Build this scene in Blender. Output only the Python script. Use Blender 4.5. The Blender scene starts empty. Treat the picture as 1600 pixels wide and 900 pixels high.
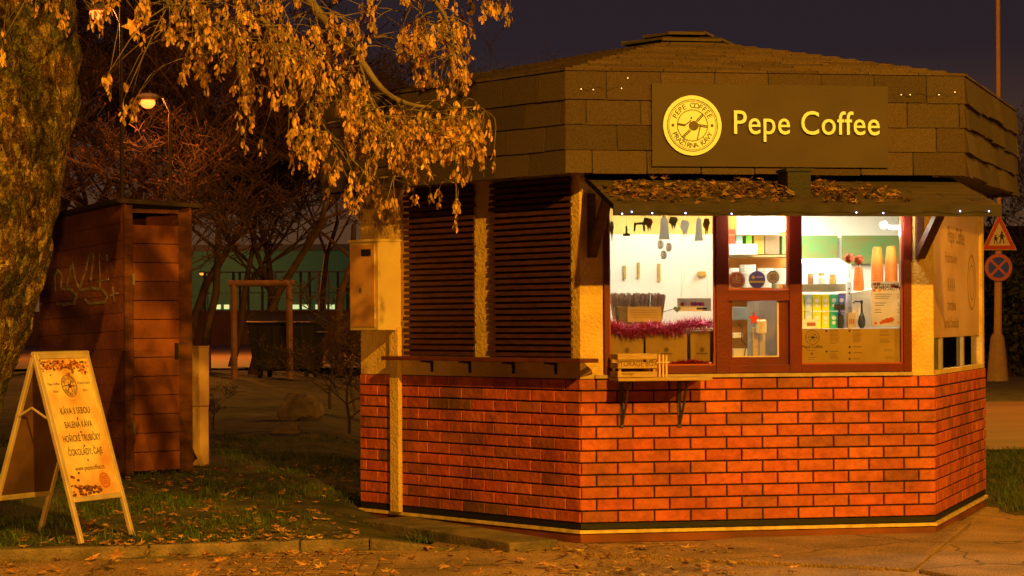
import bpy, bmesh, math, random
from mathutils import Vector, Matrix, noise
R = math.radians
rnd = random.Random(7)
sc = bpy.context.scene
col = sc.collection

# ------------------------------------------------------------ camera, world, light, exposure
CZ = 1.511
FPX = 3450.0
ROLL = 0.0058
cam = bpy.data.cameras.new('camera')
camo = bpy.data.objects.new('camera', cam)
col.objects.link(camo)
cam.lens = FPX / 1600 * 36
cam.sensor_width = 36
cam.shift_y = 53 / 1600
cam.clip_end = 3000
camo.matrix_world = Matrix.Translation((0, 0, CZ)) @ Matrix.Rotation(R(90), 4, 'X') @ Matrix.Rotation(-ROLL, 4, 'Z')
sc.camera = camo

world = bpy.data.worlds.new('World')
sc.world = world
world.use_nodes = True
wn = world.node_tree
bg = wn.nodes['Background']
tc = wn.nodes.new('ShaderNodeTexCoord')
sx = wn.nodes.new('ShaderNodeSeparateXYZ')
wr = wn.nodes.new('ShaderNodeValToRGB')
wn.links.new(tc.outputs['Generated'], sx.inputs[0])
wn.links.new(sx.outputs['Z'], wr.inputs[0])
wn.links.new(wr.outputs[0], bg.inputs[0])
e = wr.color_ramp.elements
e[0].position = 0.0; e[0].color = (.120, .055, .020, 1)
e[1].position = 0.5; e[1].color = (.0125, .0105, .0195, 1)
m_ = e.new(.12); m_.color = (.0230, .0150, .0190, 1)
bg.inputs[1].default_value = 1.0
sc.view_settings.view_transform = 'Standard'
sc.view_settings.look = 'None'
sc.view_settings.exposure = 0
sc.view_settings.gamma = 1
sc.cycles.use_denoising = True
sc.cycles.max_bounces = 8
sc.cycles.transparent_max_bounces = 16
sc.cycles.sample_clamp_indirect = 4
sc.cycles.caustics_reflective = False
sc.cycles.caustics_refractive = False

def lamp(name, typ, loc, energy, color, size=.1, target=None, spot=None, blend=.5):
    l = bpy.data.lights.new(name, typ)
    l.energy = energy; l.color = color
    if typ == 'AREA': l.size = size
    else: l.shadow_soft_size = size
    o = bpy.data.objects.new(name, l)
    col.objects.link(o); o.location = loc
    if target is not None:
        o.rotation_euler = (Vector(target) - Vector(loc)).to_track_quat('-Z', 'Y').to_euler()
    if spot: l.spot_size = R(spot); l.spot_blend = blend
    return o

SODIUM = (1, .44, .024)
# the sodium street lamp over the pavement, just behind and above the camera's right
lamp('street_light_near', 'SPOT', (4.1, -.2, 9.1), 16500, SODIUM, .12, (1.0, 16.5, 1.2), 60, .6)
# the next lamp along the street, to the right
lamp('street_light_right', 'SPOT', (14.0, 5.5, 8.0), 5600, SODIUM, .15, (3.0, 16.5, 1.0), 70, .6)
# a low far lamp down the street behind
lamp('street_light_far', 'SPOT', (-.8, -36, 1.9), 42000, (1, .38, .03), .1, (-3.3, 16, 1.2), 7.5, .8)

lamp('shed_fill_light', 'SPOT', (7.0, -36, 2.6), 26000, (1, .38, .03), .3, (-3.6, 18, 1.3), 6, .9)  # added unseen fill, lifts the dark left face of the shed
# ------------------------------------------------------------ materials
MATS = {}
def mat(name, c, rough=.8, c2=None, scale=8, bump=0, bscale=40, metal=0, attr=False, spec=.4, emit=None, estr=0, detail=5, lo=.35, hi=.65, stretch=None, trans=0, stain=0, crack=0):
    if name in MATS: return MATS[name]
    m = bpy.data.materials.new(name); m.use_nodes = True
    nt = m.node_tree; N = nt.nodes; L = nt.links
    b = N['Principled BSDF']
    b.inputs['Roughness'].default_value = rough
    b.inputs['Metallic'].default_value = metal
    b.inputs['Specular IOR Level'].default_value = spec
    tcn = N.new('ShaderNodeTexCoord')
    src = tcn.outputs['Object']
    if stretch:
        mp = N.new('ShaderNodeMapping'); mp.inputs['Scale'].default_value = stretch
        L.new(src, mp.inputs[0]); src = mp.outputs[0]
    if c2 is None: c2 = tuple(x * .82 for x in c)
    nz = N.new('ShaderNodeTexNoise'); nz.inputs['Scale'].default_value = scale; nz.inputs['Detail'].default_value = detail
    L.new(src, nz.inputs['Vector'])
    rp = N.new('ShaderNodeValToRGB')
    rp.color_ramp.elements[0].position = lo; rp.color_ramp.elements[1].position = hi
    rp.color_ramp.elements[0].color = (*c2, 1); rp.color_ramp.elements[1].color = (*c, 1)
    L.new(nz.outputs['Fac'], rp.inputs[0])
    out = rp.outputs[0]
    if attr:
        at = N.new('ShaderNodeAttribute'); at.attribute_name = 'tint'
        mx = N.new('ShaderNodeMix'); mx.data_type = 'RGBA'; mx.blend_type = 'MULTIPLY'; mx.inputs[0].default_value = 1
        L.new(out, mx.inputs[6]); L.new(at.outputs['Color'], mx.inputs[7]); out = mx.outputs[2]
    if stain:
        n2 = N.new('ShaderNodeTexNoise'); n2.inputs['Scale'].default_value = stain; n2.inputs['Detail'].default_value = 8; L.new(tcn.outputs['Object'], n2.inputs['Vector'])
        r2 = N.new('ShaderNodeValToRGB'); r2.color_ramp.elements[0].position = .36; r2.color_ramp.elements[1].position = .55
        r2.color_ramp.elements[0].color = (.64, .66, .66, 1); r2.color_ramp.elements[1].color = (1, 1, 1, 1); L.new(n2.outputs['Fac'], r2.inputs[0])
        m2 = N.new('ShaderNodeMix'); m2.data_type = 'RGBA'; m2.blend_type = 'MULTIPLY'; m2.inputs[0].default_value = 1
        L.new(out, m2.inputs[6]); L.new(r2.outputs[0], m2.inputs[7]); out = m2.outputs[2]
    if crack:
        n3 = N.new('ShaderNodeTexNoise'); n3.inputs['Scale'].default_value = 3; n3.inputs['Detail'].default_value = 4; L.new(tcn.outputs['Object'], n3.inputs['Vector'])
        mv = N.new('ShaderNodeMix'); mv.data_type = 'VECTOR'; mv.inputs[0].default_value = .22; L.new(tcn.outputs['Object'], mv.inputs[4]); L.new(n3.outputs['Color'], mv.inputs[5])
        vo = N.new('ShaderNodeTexVoronoi'); vo.feature = 'DISTANCE_TO_EDGE'; vo.inputs['Scale'].default_value = crack; L.new(mv.outputs[1], vo.inputs['Vector'])
        r3 = N.new('ShaderNodeValToRGB'); r3.color_ramp.elements[0].position = .0; r3.color_ramp.elements[1].position = .010
        r3.color_ramp.elements[0].color = (.25, .25, .25, 1); r3.color_ramp.elements[1].color = (1, 1, 1, 1); L.new(vo.outputs['Distance'], r3.inputs[0])
        g3 = N.new('ShaderNodeTexNoise'); g3.inputs['Scale'].default_value = 85; g3.inputs['Detail'].default_value = 3; L.new(tcn.outputs['Object'], g3.inputs['Vector'])
        r4 = N.new('ShaderNodeValToRGB'); r4.color_ramp.elements[0].position = .38; r4.color_ramp.elements[1].position = .62
        r4.color_ramp.elements[0].color = (.55, .55, .55, 1); r4.color_ramp.elements[1].color = (1.25, 1.25, 1.25, 1); L.new(g3.outputs['Fac'], r4.inputs[0])
        for o_ in (r3, r4):
            m2 = N.new('ShaderNodeMix'); m2.data_type = 'RGBA'; m2.blend_type = 'MULTIPLY'; m2.inputs[0].default_value = 1
            L.new(out, m2.inputs[6]); L.new(o_.outputs[0], m2.inputs[7]); out = m2.outputs[2]
    L.new(out, b.inputs['Base Color'])
    if bump:
        nb = N.new('ShaderNodeTexNoise'); nb.inputs['Scale'].default_value = bscale; nb.inputs['Detail'].default_value = 6
        L.new(src, nb.inputs['Vector'])
        bp = N.new('ShaderNodeBump'); bp.inputs['Strength'].default_value = bump; bp.inputs['Distance'].default_value = .02
        L.new(nb.outputs['Fac'], bp.inputs['Height']); L.new(bp.outputs[0], b.inputs['Normal'])
    if emit:
        b.inputs['Emission Color'].default_value = (*emit, 1); b.inputs['Emission Strength'].default_value = estr
    if trans:
        tr = N.new('ShaderNodeBsdfTranslucent'); L.new(out, tr.inputs[0])
        ms = N.new('ShaderNodeMixShader'); ms.inputs[0].default_value = trans
        L.new(b.outputs[0], ms.inputs[1]); L.new(tr.outputs[0], ms.inputs[2])
        L.new(ms.outputs[0], N['Material Output'].inputs[0])
    MATS[name] = m
    return m

def glass(name='glass', tint=(.95, .97, .95)):
    if name in MATS: return MATS[name]
    m = bpy.data.materials.new(name); m.use_nodes = True
    nt = m.node_tree; N = nt.nodes; L = nt.links
    N.remove(N['Principled BSDF'])
    t = N.new('ShaderNodeBsdfTransparent'); t.inputs[0].default_value = (*tint, 1)
    g = N.new('ShaderNodeBsdfGlossy'); g.inputs['Roughness'].default_value = .03
    f = N.new('ShaderNodeFresnel'); f.inputs[0].default_value = 1.3
    ms = N.new('ShaderNodeMixShader')
    L.new(f.outputs[0], ms.inputs[0]); L.new(t.outputs[0], ms.inputs[1]); L.new(g.outputs[0], ms.inputs[2])
    L.new(ms.outputs[0], N['Material Output'].inputs[0])
    MATS[name] = m
    return m

BRICK = mat('brick', (.54, .118, .034), .65, (.38, .080, .026), 16, .5, 26, attr=True, spec=.4, lo=.32, hi=.6, stain=2.6, detail=9)
MORTAR = mat('mortar', (.045, .028, .016), .95, None, 30, .5, 90)
PLASTER = mat('plaster', (.74, .52, .16), .9, (.56, .38, .11), 5, .7, 45, detail=9)
SHING = mat('shingle_felt', (.098, .070, .050), .95, (.055, .040, .028), 120, .5, 160, attr=True)
DARKWOOD = mat('dark_stained_wood', (.085, .024, .014), .6, (.045, .014, .009), 9, .3, 60, stretch=(1, 1, 5))
FRAME = mat('mahogany_frame', (.125, .0065, .003), .42, (.09, .005, .002), 7, .12, 60, spec=.5)
BLACK = mat('black_metal', (.012, .011, .010), .6, None, 10, .2, 60)
BROWN = mat('brown_steel', (.24, .065, .02), .65, (.12, .035, .012), 3, .2, 40)
YTRIM = mat('yellow_trim', (.78, .60, .22), .6, (.5, .36, .12), 12, .1, 30)
CREAM = mat('interior_white', (.84, .82, .74), .8, (.80, .77, .68), 2, .05, 20)
SIGNBD = mat('sign_board_dark', (.070, .050, .036), .75, (.058, .042, .030), 3, .15, 120)
LETTER = mat('cream_acrylic', (.78, .92, .85), .45, (.58, .84, .76), 6)
INK = mat('dark_ink', (.030, .022, .014), .6)
GLASS = glass()
METAL = mat('galvanised_steel', (.42, .40, .36), .45, (.28, .27, .24), 9, .1, 40, metal=.7)
CABY = mat('meter_cabinet_paint', (.66, .52, .24), .65, (.56, .42, .18), 4, .15, 40)
WOOD = mat('pale_wood', (.50, .34, .15), .75, (.38, .25, .10), 14, .25, 50, stretch=(1, 1, 6))
KRAFT = mat('kraft_paper', (.36, .22, .10), .85, (.29, .17, .075), 5, .2, 30)
PAPER = mat('white_paper', (.80, .77, .68), .8)
TINSEL = mat('burgundy_tinsel', (.66, .06, .18), .22, (.40, .03, .09), 90, metal=.6)
TINSELR = mat('red_tinsel', (.55, .03, .03), .22, (.35, .02, .02), 90, metal=.75)
ORANGE = mat('orange_cup_card', (.50, .14, .006), .7, (.40, .10, .005), 10)
RED = mat('red_paint', (.60, .03, .02), .5)
BLUE = mat('blue_paint', (.05, .08, .35), .5)
def bark_material():
    m = bpy.data.materials.new('lichen_bark'); m.use_nodes = True
    nt = m.node_tree; N = nt.nodes; L = nt.links; b = N['Principled BSDF']; b.inputs['Roughness'].default_value = .95; b.inputs['Specular IOR Level'].default_value = .2
    t = N.new('ShaderNodeTexCoord'); mp = N.new('ShaderNodeMapping'); mp.inputs['Scale'].default_value = (1, 1, .5); L.new(t.outputs['Object'], mp.inputs[0])
    nz = N.new('ShaderNodeTexNoise'); nz.inputs['Scale'].default_value = 7; nz.inputs['Detail'].default_value = 10; L.new(mp.outputs[0], nz.inputs['Vector'])
    mv = N.new('ShaderNodeMix'); mv.data_type = 'VECTOR'; mv.inputs[0].default_value = .22; L.new(mp.outputs[0], mv.inputs[4]); L.new(nz.outputs['Color'], mv.inputs[5])
    vo = N.new('ShaderNodeTexVoronoi'); vo.inputs['Scale'].default_value = 26; L.new(mv.outputs[1], vo.inputs['Vector'])
    ve = N.new('ShaderNodeTexVoronoi'); ve.feature = 'DISTANCE_TO_EDGE'; ve.inputs['Scale'].default_value = 26; L.new(mv.outputs[1], ve.inputs['Vector'])
    sp = N.new('ShaderNodeSeparateColor'); L.new(vo.outputs['Color'], sp.inputs[0])
    rp = N.new('ShaderNodeValToRGB'); el = rp.color_ramp.elements
    el[0].position = 0; el[0].color = (.11, .072, .038, 1); el[1].position = 1; el[1].color = (.50, .42, .20, 1)
    for p, c in ((.35, (.16, .10, .05, 1)), (.6, (.24, .22, .10, 1)), (.8, (.34, .24, .11, 1))): x = el.new(p); x.color = c
    L.new(sp.outputs[0], rp.inputs[0])
    re = N.new('ShaderNodeValToRGB'); re.color_ramp.elements[0].position = .0; re.color_ramp.elements[1].position = .14
    re.color_ramp.elements[0].color = (.50, .44, .36, 1); re.color_ramp.elements[1].color = (1, 1, 1, 1); L.new(ve.outputs['Distance'], re.inputs[0])
    # lichen patches
    n2 = N.new('ShaderNodeTexNoise'); n2.inputs['Scale'].default_value = 3.2; n2.inputs['Detail'].default_value = 12; n2.inputs['Roughness'].default_value = .7; L.new(t.outputs['Object'], n2.inputs['Vector'])
    r2 = N.new('ShaderNodeValToRGB'); r2.color_ramp.elements[0].position = .42; r2.color_ramp.elements[1].position = .60
    r2.color_ramp.elements[0].color = (.26, .33, .31, 1); r2.color_ramp.elements[1].color = (1.0, .90, .78, 1); L.new(n2.outputs['Fac'], r2.inputs[0])
    n4 = N.new('ShaderNodeTexNoise'); n4.inputs['Scale'].default_value = 60; n4.inputs['Detail'].default_value = 8; L.new(t.outputs['Object'], n4.inputs['Vector'])
    r4 = N.new('ShaderNodeValToRGB'); r4.color_ramp.elements[0].position = .38; r4.color_ramp.elements[1].position = .62
    r4.color_ramp.elements[0].color = (.55, .55, .5, 1); r4.color_ramp.elements[1].color = (1.3, 1.25, 1.1, 1); L.new(n4.outputs['Fac'], r4.inputs[0])
    out = rp.outputs[0]
    for o_ in (re, r2, r4):
        mx = N.new('ShaderNodeMix'); mx.data_type = 'RGBA'; mx.blend_type = 'MULTIPLY'; mx.inputs[0].default_value = 1
        L.new(out, mx.inputs[6]); L.new(o_.outputs[0], mx.inputs[7]); out = mx.outputs[2]
    L.new(out, b.inputs['Base Color'])
    ad = N.new('ShaderNodeMath'); ad.operation = 'ADD'; L.new(re.outputs[0], ad.inputs[0]); L.new(r4.outputs[0], ad.inputs[1])
    bp = N.new('ShaderNodeBump'); bp.inputs['Strength'].default_value = 1; bp.inputs['Distance'].default_value = .015; L.new(ad.outputs[0], bp.inputs['Height']); L.new(bp.outputs[0], b.inputs['Normal'])
    return m
BARKL = bark_material()
TWIG = mat('twig_bark', (.20, .155, .085), .9, (.12, .09, .05), 12, .4, 40)
SEED = mat('dry_samara', (.74, .50, .21), .7, (.42, .26, .10), 25, .3, 90, attr=True, trans=.25)
LEAF = mat('fallen_leaf', (.52, .33, .14), .75, (.24, .14, .05), 20, .3, 60, attr=True, trans=.15)
BGBARK = mat('far_bark', (.075, .045, .03), .95, (.045, .028, .02), 5, .5, 20)
GRASS = mat('grass_blade', (.085, .155, .032), .8, (.05, .09, .02), 6, attr=True, trans=.2)
SOIL = mat('lawn_soil', (.095, .085, .040), 1.0, (.025, .034, .015), 3.0, 1.0, 9, detail=10)
ASPH = mat('pavement_asphalt', (.58, .36, .18), .92, (.26, .175, .10), 1.3, 1.0, 90, detail=12, lo=.34, hi=.66, crack=.55)
CONC = mat('concrete', (.24, .185, .12), .92, (.11, .09, .055), 5, .9, 50, detail=12, stain=6)
SHEDW = mat('weathered_shed_boards', (.17, .060, .022), .85, (.065, .024, .012), 3.2, .6, 30, detail=9, stretch=(1, 1, 3))
WHITE_E = mat('lit_bulb', (1, 1, 1), .5, emit=(1, .93, .78), estr=9)
COOL_E = mat('led_bulb', (.5, .6, 1), .5, emit=(.45, .55, 1), estr=7)
WARM_E = mat('warm_bulb', (1, .7, .3), .5, emit=(1, .62, .2), estr=3)
SOD_E = mat('sodium_lamp_glass', (1, .5, .1), .5, emit=(1, .13, .02), estr=5)

# ------------------------------------------------------------ mesh builder
class MB:
    def __init__(s): s.v = []; s.f = []; s.mi = []; s.t = []
    def face(s, idx, mi=0, t=None): s.f.append(idx); s.mi.append(mi); s.t.append(t)
    def add(s, vs, fs, mi=0, t=None):
        b = len(s.v); s.v += [Vector(x) for x in vs]
        for f in fs: s.face([b + i for i in f], mi, t)
    def hexa(s, p, mi=0, t=None):   # 8 points: bottom 4 then top 4
        s.add(p, [(0, 3, 2, 1), (4, 5, 6, 7), (0, 1, 5, 4), (1, 2, 6, 5), (2, 3, 7, 6), (3, 0, 4, 7)], mi, t)
    def box(s, x0, x1, y0, y1, z0, z1, M=None, mi=0, t=None):
        p = [Vector(q) for q in ((x0, y0, z0), (x1, y0, z0), (x1, y1, z0), (x0, y1, z0), (x0, y0, z1), (x1, y0, z1), (x1, y1, z1), (x0, y1, z1))]
        if M: p = [M @ q for q in p]
        s.hexa(p, mi, t)
    def pbox(s, P, a0, a1, d0, d1, b0, b1, mi=0, t=None):
        s.hexa([P.pt(a0, b0, d1), P.pt(a1, b0, d1), P.pt(a1, b0, d0), P.pt(a0, b0, d0), P.pt(a0, b1, d1), P.pt(a1, b1, d1), P.pt(a1, b1, d0), P.pt(a0, b1, d0)], mi, t)
    def tube(s, pts, rad, n=6, mi=0, cap=True, t=None):
        pts = [Vector(p) for p in pts]
        if not hasattr(rad, '__len__'): rad = [rad] * len(pts)
        b = len(s.v); k = len(pts)
        ref = None
        for i, p in enumerate(pts):
            d = (pts[min(i + 1, k - 1)] - pts[max(i - 1, 0)])
            d = d.normalized() if d.length > 1e-9 else Vector((0, 0, 1))
            if ref is None: ref = d.orthogonal().normalized()
            ref = (ref - d * ref.dot(d))
            ref = ref.normalized() if ref.length > 1e-6 else d.orthogonal().normalized()
            o = d.cross(ref)
            for j in range(n):
                a = 2 * math.pi * j / n
                s.v.append(p + (ref * math.cos(a) + o * math.sin(a)) * rad[i])
        for i in range(k - 1):
            for j in range(n):
                j2 = (j + 1) % n
                s.face([b + i * n + j, b + i * n + j2, b + (i + 1) * n + j2, b + (i + 1) * n + j], mi, t)
        if cap:
            s.face([b + j for j in range(n)][::-1], mi, t); s.face([b + (k - 1) * n + j for j in range(n)], mi, t)
    def lathe(s, c, prof, n=20, axis=None, mi=0, t=None):
        c = Vector(c); ax = (axis or Vector((0, 0, 1))).normalized()
        u = ax.orthogonal().normalized(); w = ax.cross(u)
        b = len(s.v)
        for r, h in prof:
            for j in range(n):
                a = 2 * math.pi * j / n
                s.v.append(c + ax * h + (u * math.cos(a) + w * math.sin(a)) * max(r, 1e-4))
        for i in range(len(prof) - 1):
            for j in range(n):
                j2 = (j + 1) % n
                s.face([b + i * n + j, b + i * n + j2, b + (i + 1) * n + j2, b + (i + 1) * n + j], mi, t)
        s.face([b + j for j in range(n)][::-1], mi, t); s.face([b + (len(prof) - 1) * n + j for j in range(n)], mi, t)
    def ball(s, c, r, n=8, mi=0, t=None, sz=1):
        pr = [(r * math.sin(math.pi * i / n), -r * sz * math.cos(math.pi * i / n)) for i in range(n + 1)]
        s.lathe(c, pr, max(8, n + 2), mi=mi, t=t)
    def poly(s, P, pts, d0, d1, mi=0):       # extruded polygon in plane P
        n = len(pts); b = len(s.v)
        s.v += [P.pt(a, z, d0) for a, z in pts] + [P.pt(a, z, d1) for a, z in pts]
        s.face(list(range(b + n, b + 2 * n)), mi); s.face(list(range(b, b + n))[::-1], mi)
        for i in range(n): s.face([b + i, b + (i + 1) % n, b + n + (i + 1) % n, b + n + i], mi)
    def ring(s, P, ca, cz, r0, r1, d0, d1, n=48, mi=0):
        for i in range(n):
            a0 = 2 * math.pi * i / n; a1 = 2 * math.pi * (i + 1) / n
            q = [(ca + r * math.cos(a), cz + r * math.sin(a)) for r, a in ((r0, a0), (r1, a0), (r1, a1), (r0, a1))]
            s.add([P.pt(a, z, d1) for a, z in q] + [P.pt(a, z, d0) for a, z in q], [(0, 1, 2, 3), (1, 5, 6, 2), (4, 0, 3, 7)], mi)
    def disc(s, P, ca, cz, r, d0, d1, n=48, mi=0, el=1):
        s.poly(P, [(ca + r * math.cos(2 * math.pi * i / n), cz + el * r * math.sin(2 * math.pi * i / n)) for i in range(n)], d0, d1, mi)
    def stroke(s, P, pts, w, d0, d1, mi=0):
        for (a, z), (c, e_) in zip(pts[:-1], pts[1:]):
            dx, dz = c - a, e_ - z; l = math.hypot(dx, dz) or 1; nx, nz_ = -dz / l * w / 2, dx / l * w / 2
            s.poly(P, [(a - nx, z - nz_), (c - nx, e_ - nz_), (c + nx, e_ + nz_), (a + nx, z + nz_)], d0, d1, mi)

class Pl:
    """a plane: origin o, along u, up v, outward n"""
    def __init__(s, o, u, v, n): s.o = Vector(o); s.u = Vector(u).normalized(); s.v = Vector(v).normalized(); s.n = Vector(n).normalized()
    def pt(s, a, b, d=0): return s.o + s.u * a + s.v * b + s.n * d
    def hit(s, px, py, d=0):
        r = ray(px, py); c = Vector((0, 0, CZ)); o = s.o + s.n * d
        t = (o - c).dot(s.n) / r.dot(s.n); p = c + r * t - o
        return p.dot(s.u), p.dot(s.v)
def ray(px, py):
    dx, dy = px - 800, py - 503
    return Vector(((dx - ROLL * dy) / FPX, 1, -(dy + ROLL * dx) / FPX))
def at(px, py, Y):
    return Vector((0, 0, CZ)) + ray(px, py) * Y

def build(name, mb, mats, parent=None, loc=None, smooth=False, fix=True):
    """vertices are world coordinates; origin at loc (or the parent's location)"""
    if parent is not None: loc = Vector(parent['_o'])
    if loc is None:
        xs = [v.x for v in mb.v]; ys = [v.y for v in mb.v]; zs = [v.z for v in mb.v]
        loc = Vector(((min(xs) + max(xs)) / 2, (min(ys) + max(ys)) / 2, min(zs)))
    loc = Vector(loc)
    me = bpy.data.meshes.new(name)
    me.from_pydata([v - loc for v in mb.v], [], mb.f)
    if not isinstance(mats, (list, tuple)): mats = [mats]
    for m in mats: me.materials.append(m)
    me.polygons.foreach_set('material_index', mb.mi)
    if any(t is not None for t in mb.t):
        ca = me.color_attributes.new('tint', 'FLOAT_COLOR', 'CORNER')
        arr = []
        for f, t in zip(mb.f, mb.t):
            t = t or (1, 1, 1)
            arr += [t[0], t[1], t[2], 1] * len(f)
        ca.data.foreach_set('color', arr)
    if fix and len(mb.f) < 60000:
        bm = bmesh.new(); bm.from_mesh(me); bmesh.ops.recalc_face_normals(bm, faces=bm.faces); bm.to_mesh(me); bm.free()
    if smooth: me.polygons.foreach_set('use_smooth', [True] * len(me.polygons))
    o = bpy.data.objects.new(name, me); col.objects.link(o)
    o['_o'] = list(loc)
    if parent is not None:
        o.parent = parent
    else: o.location = loc
    return o
def tag(o, label, cat, group=None, kind=None):
    if label: o['label'] = label
    if cat: o['category'] = cat
    if group: o['group'] = group
    if kind: o['kind'] = kind
    return o
def thing(name, loc, label, cat, group=None):
    o = bpy.data.objects.new(name, None); col.objects.link(o); o.location = loc; o['_o'] = list(loc)
    o.empty_display_size = .1
    return tag(o, label, cat, group)
def struct(name, mb, mats, **k):
    o = build(name, mb, mats, **k); o['kind'] = 'structure'; return o
def bevel(o, w=.004, seg=2):
    m = o.modifiers.new('bevel', 'BEVEL'); m.width = w; m.segments = seg; m.limit_method = 'ANGLE'
    return o

_dg = {}
def text(mb, P, body, a, b, size, d0, d1, mi=0, off=0.0, align='CENTER', sx_=1.0, rot=0.0, spacing=1.0):
    key = (body, off, spacing)
    if key not in _dg:
        c = bpy.data.curves.new('lettering', 'FONT'); c.body = body; c.size = 1; c.offset = off; c.resolution_u = 4
        c.space_character = spacing
        o = bpy.data.objects.new('lettering', c); col.objects.link(o)
        bpy.context.view_layer.update()
        me = bpy.data.meshes.new_from_object(o.evaluated_get(bpy.context.evaluated_depsgraph_get()))
        _dg[key] = ([tuple(v.co) for v in me.vertices], [tuple(p.vertices) for p in me.polygons])
        bpy.data.objects.remove(o); bpy.data.meshes.remove(me); bpy.data.curves.remove(c)
    vs, fs = _dg[key]
    if not vs: return 0
    x0 = min(v[0] for v in vs); x1 = max(v[0] for v in vs)
    ox = {'CENTER': (x0 + x1) / 2, 'LEFT': x0, 'RIGHT': x1}[align]
    cr, sr = math.cos(rot), math.sin(rot)
    def tr(x, y, d):
        x = (x - ox) * size * sx_; y = y * size
        return P.pt(a + x * cr - y * sr, b + x * sr + y * cr, d)
    mb.add([tr(x, y, d1) for x, y, _ in vs], fs, mi)
    if d1 - d0 > .004:
        cnt = {}
        for f in fs:
            for i in range(len(f)):
                k = (f[i], f[(i + 1) % len(f)]); cnt[k] = 1
        b0 = len(mb.v) - len(vs)
        nb = len(mb.v); mb.v += [tr(x, y, d0) for x, y, _ in vs]
        for (i, j) in cnt:
            if (j, i) not in cnt: mb.face([b0 + i, nb + i, nb + j, b0 + j], mi)
    return (x1 - x0) * size * sx_

def logo(P, ca, cz, r, d, mb, mi=1, words=True, el=1):
    """thin dark markings of the round roastery emblem on plane P"""
    d1 = d + .0015
    mb.ring(P, ca, cz, r * .845, r * .87, d, d1, mi=mi)
    mb.ring(P, ca, cz, r * .80, r * .815, d, d1, mi=mi)
    mb.ring(P, ca, cz, r * .505, r * .53, d, d1, mi=mi)
    for s in (-1, 1): mb.disc(P, ca + s * r * .67, cz, r * .05, d, d1, 12, mi)
    mb.disc(P, ca + r * .04, cz - r * .01, r * .17, d, d1, 20, mi, el=.95)
    for q in (((-.5, .06), (-.24, .02)), ((-.5, .02), (-.24, -.02)), ((.2, -.02), (.5, -.06)), ((.2, .03), (.5, -.01)),
              ((.12, .15), (.36, .40)), ((.16, .12), (.39, .36)), ((-.1, -.14), (-.37, -.40)), ((-.06, -.17), (-.33, -.43)),
              ((.27, .0), (.16, -.48)), ((-.24, .02), (-.05, .17))):
        mb.stroke(P, [(ca + x * r, cz + y * r) for x, y in q], r * .035, d, d1, mi)
    mb.disc(P, ca - r * .04, cz + r * .25, r * .035, d, d1, 10, mi)
    if words:
        top, bot = "PEPE COFFEE", "PRAŽÍRNA KÁVY"
        for i, ch in enumerate(top):
            if ch == ' ': continue
            th = R(90 + 62 - 124 * i / (len(top) - 1)); rr = r * .585
            text(mb, P, ch, ca + rr * math.cos(th), cz + rr * math.sin(th), r * .25, d, d1, mi, .008, rot=th - math.pi / 2)
        for i, ch in enumerate(bot):
            if ch == ' ': continue
            th = R(270 - 64 + 128 * i / (len(bot) - 1)); rr = r * .745
            text(mb, P, ch, ca + rr * math.cos(th), cz + rr * math.sin(th), r * .235, d, d1, mi, .008, rot=th + math.pi / 2)

def ss(a, b, x):
    t = max(0, min(1, (x - a) / (b - a))); return t * t * (3 - 2 * t)
# ------------------------------------------------------------ ground
def kerbY(x): return 13.98 + (x + 3.25) * .262 + (.0 if x < -1.5 else .05 * (x + 1.5))
def gh(x, y):
    w = 1.1 + max(0, y - 20) * .15
    left = ss(-.55, -.55 - w, x)
    base = .085 + .0307 * max(0, min(8.8, y - 14.5))
    if x < -.5: base *= ss(kerbY(x) - .01, kerbY(x) + .06, y)
    r = .035 * ss(3.75, 3.95, x - .10 * (y - 17)) * ss(16.9, 17.2, y) * ss(24.6, 24.2, y) if x > 3.4 else 0
    far = .04 * ss(41, 43, y) if x > 0 else 0
    z = -.03 + (base + .03) * left
    if base == 0: z = -.03
    z += (r + .03 if r > .005 else 0) * (1 - left) + far * (1 - left)
    return z
def rough_h(x, y):
    z = gh(x, y)
    if z > -.02: z += .022 * (noise.noise(Vector((x * 1.7, y * 1.7, 0)))) + .012 * noise.noise(Vector((x * 6, y * 6, 3)))
    return z
xs = [-600, -300, -150, -80, -50, -35, -25, -18, -13, -10, -8, -7] + [-6 + .1 * i for i in range(60)] + [i * .25 for i in range(0, 40)] + [10, 13, 18, 25, 40, 80, 150, 300, 600]
ys = [-80, -40, -15, 0, 6, 10, 12] + [12.4 + .05 * i for i in range(60)] + [15.4 + .12 * i for i in range(80)] + [25 + i for i in range(20)] + [48, 52, 60, 70, 90, 120, 160, 240, 400, 700, 1200]
mb = MB()
for y in ys:
    for x in xs: mb.v.append(Vector((x, y, rough_h(x, y))))
nx = len(xs)
for j in range(len(ys) - 1):
    for i in range(nx - 1): mb.face([j * nx + i, j * nx + i + 1, (j + 1) * nx + i + 1, (j + 1) * nx + i])
struct('ground', mb, SOIL, loc=(0, 0, 0), smooth=True, fix=False)

# pavement sheet, subdivided, gently uneven
mb = MB()
px_ = [-9 + .3 * i for i in range(80)]
rows = 26
for j in range(rows + 1):
    for x in px_:
        yb = kerbY(min(x, -.45)) + .01 if x < -.45 else (15.3 + (x + .45) * 9 if x < -.25 else 18.3)
        if x > 3.4: yb = max(16.9, min(18.3, 18.3 - (x - 3.4) * 1.2))
        y = -6 + (yb + 6) * (j / rows) ** .6
        mb.v.append(Vector((x, y, .012 * noise.noise(Vector((x * .5, y * .5, 5))))))
for j in range(rows):
    for i in range(len(px_) - 1):
        k = len(px_); mb.face([j * k + i, j * k + i + 1, (j + 1) * k + i + 1, (j + 1) * k + i])
struct('pavement', mb, ASPH, loc=(0, 0, 0), smooth=True, fix=False)
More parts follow.
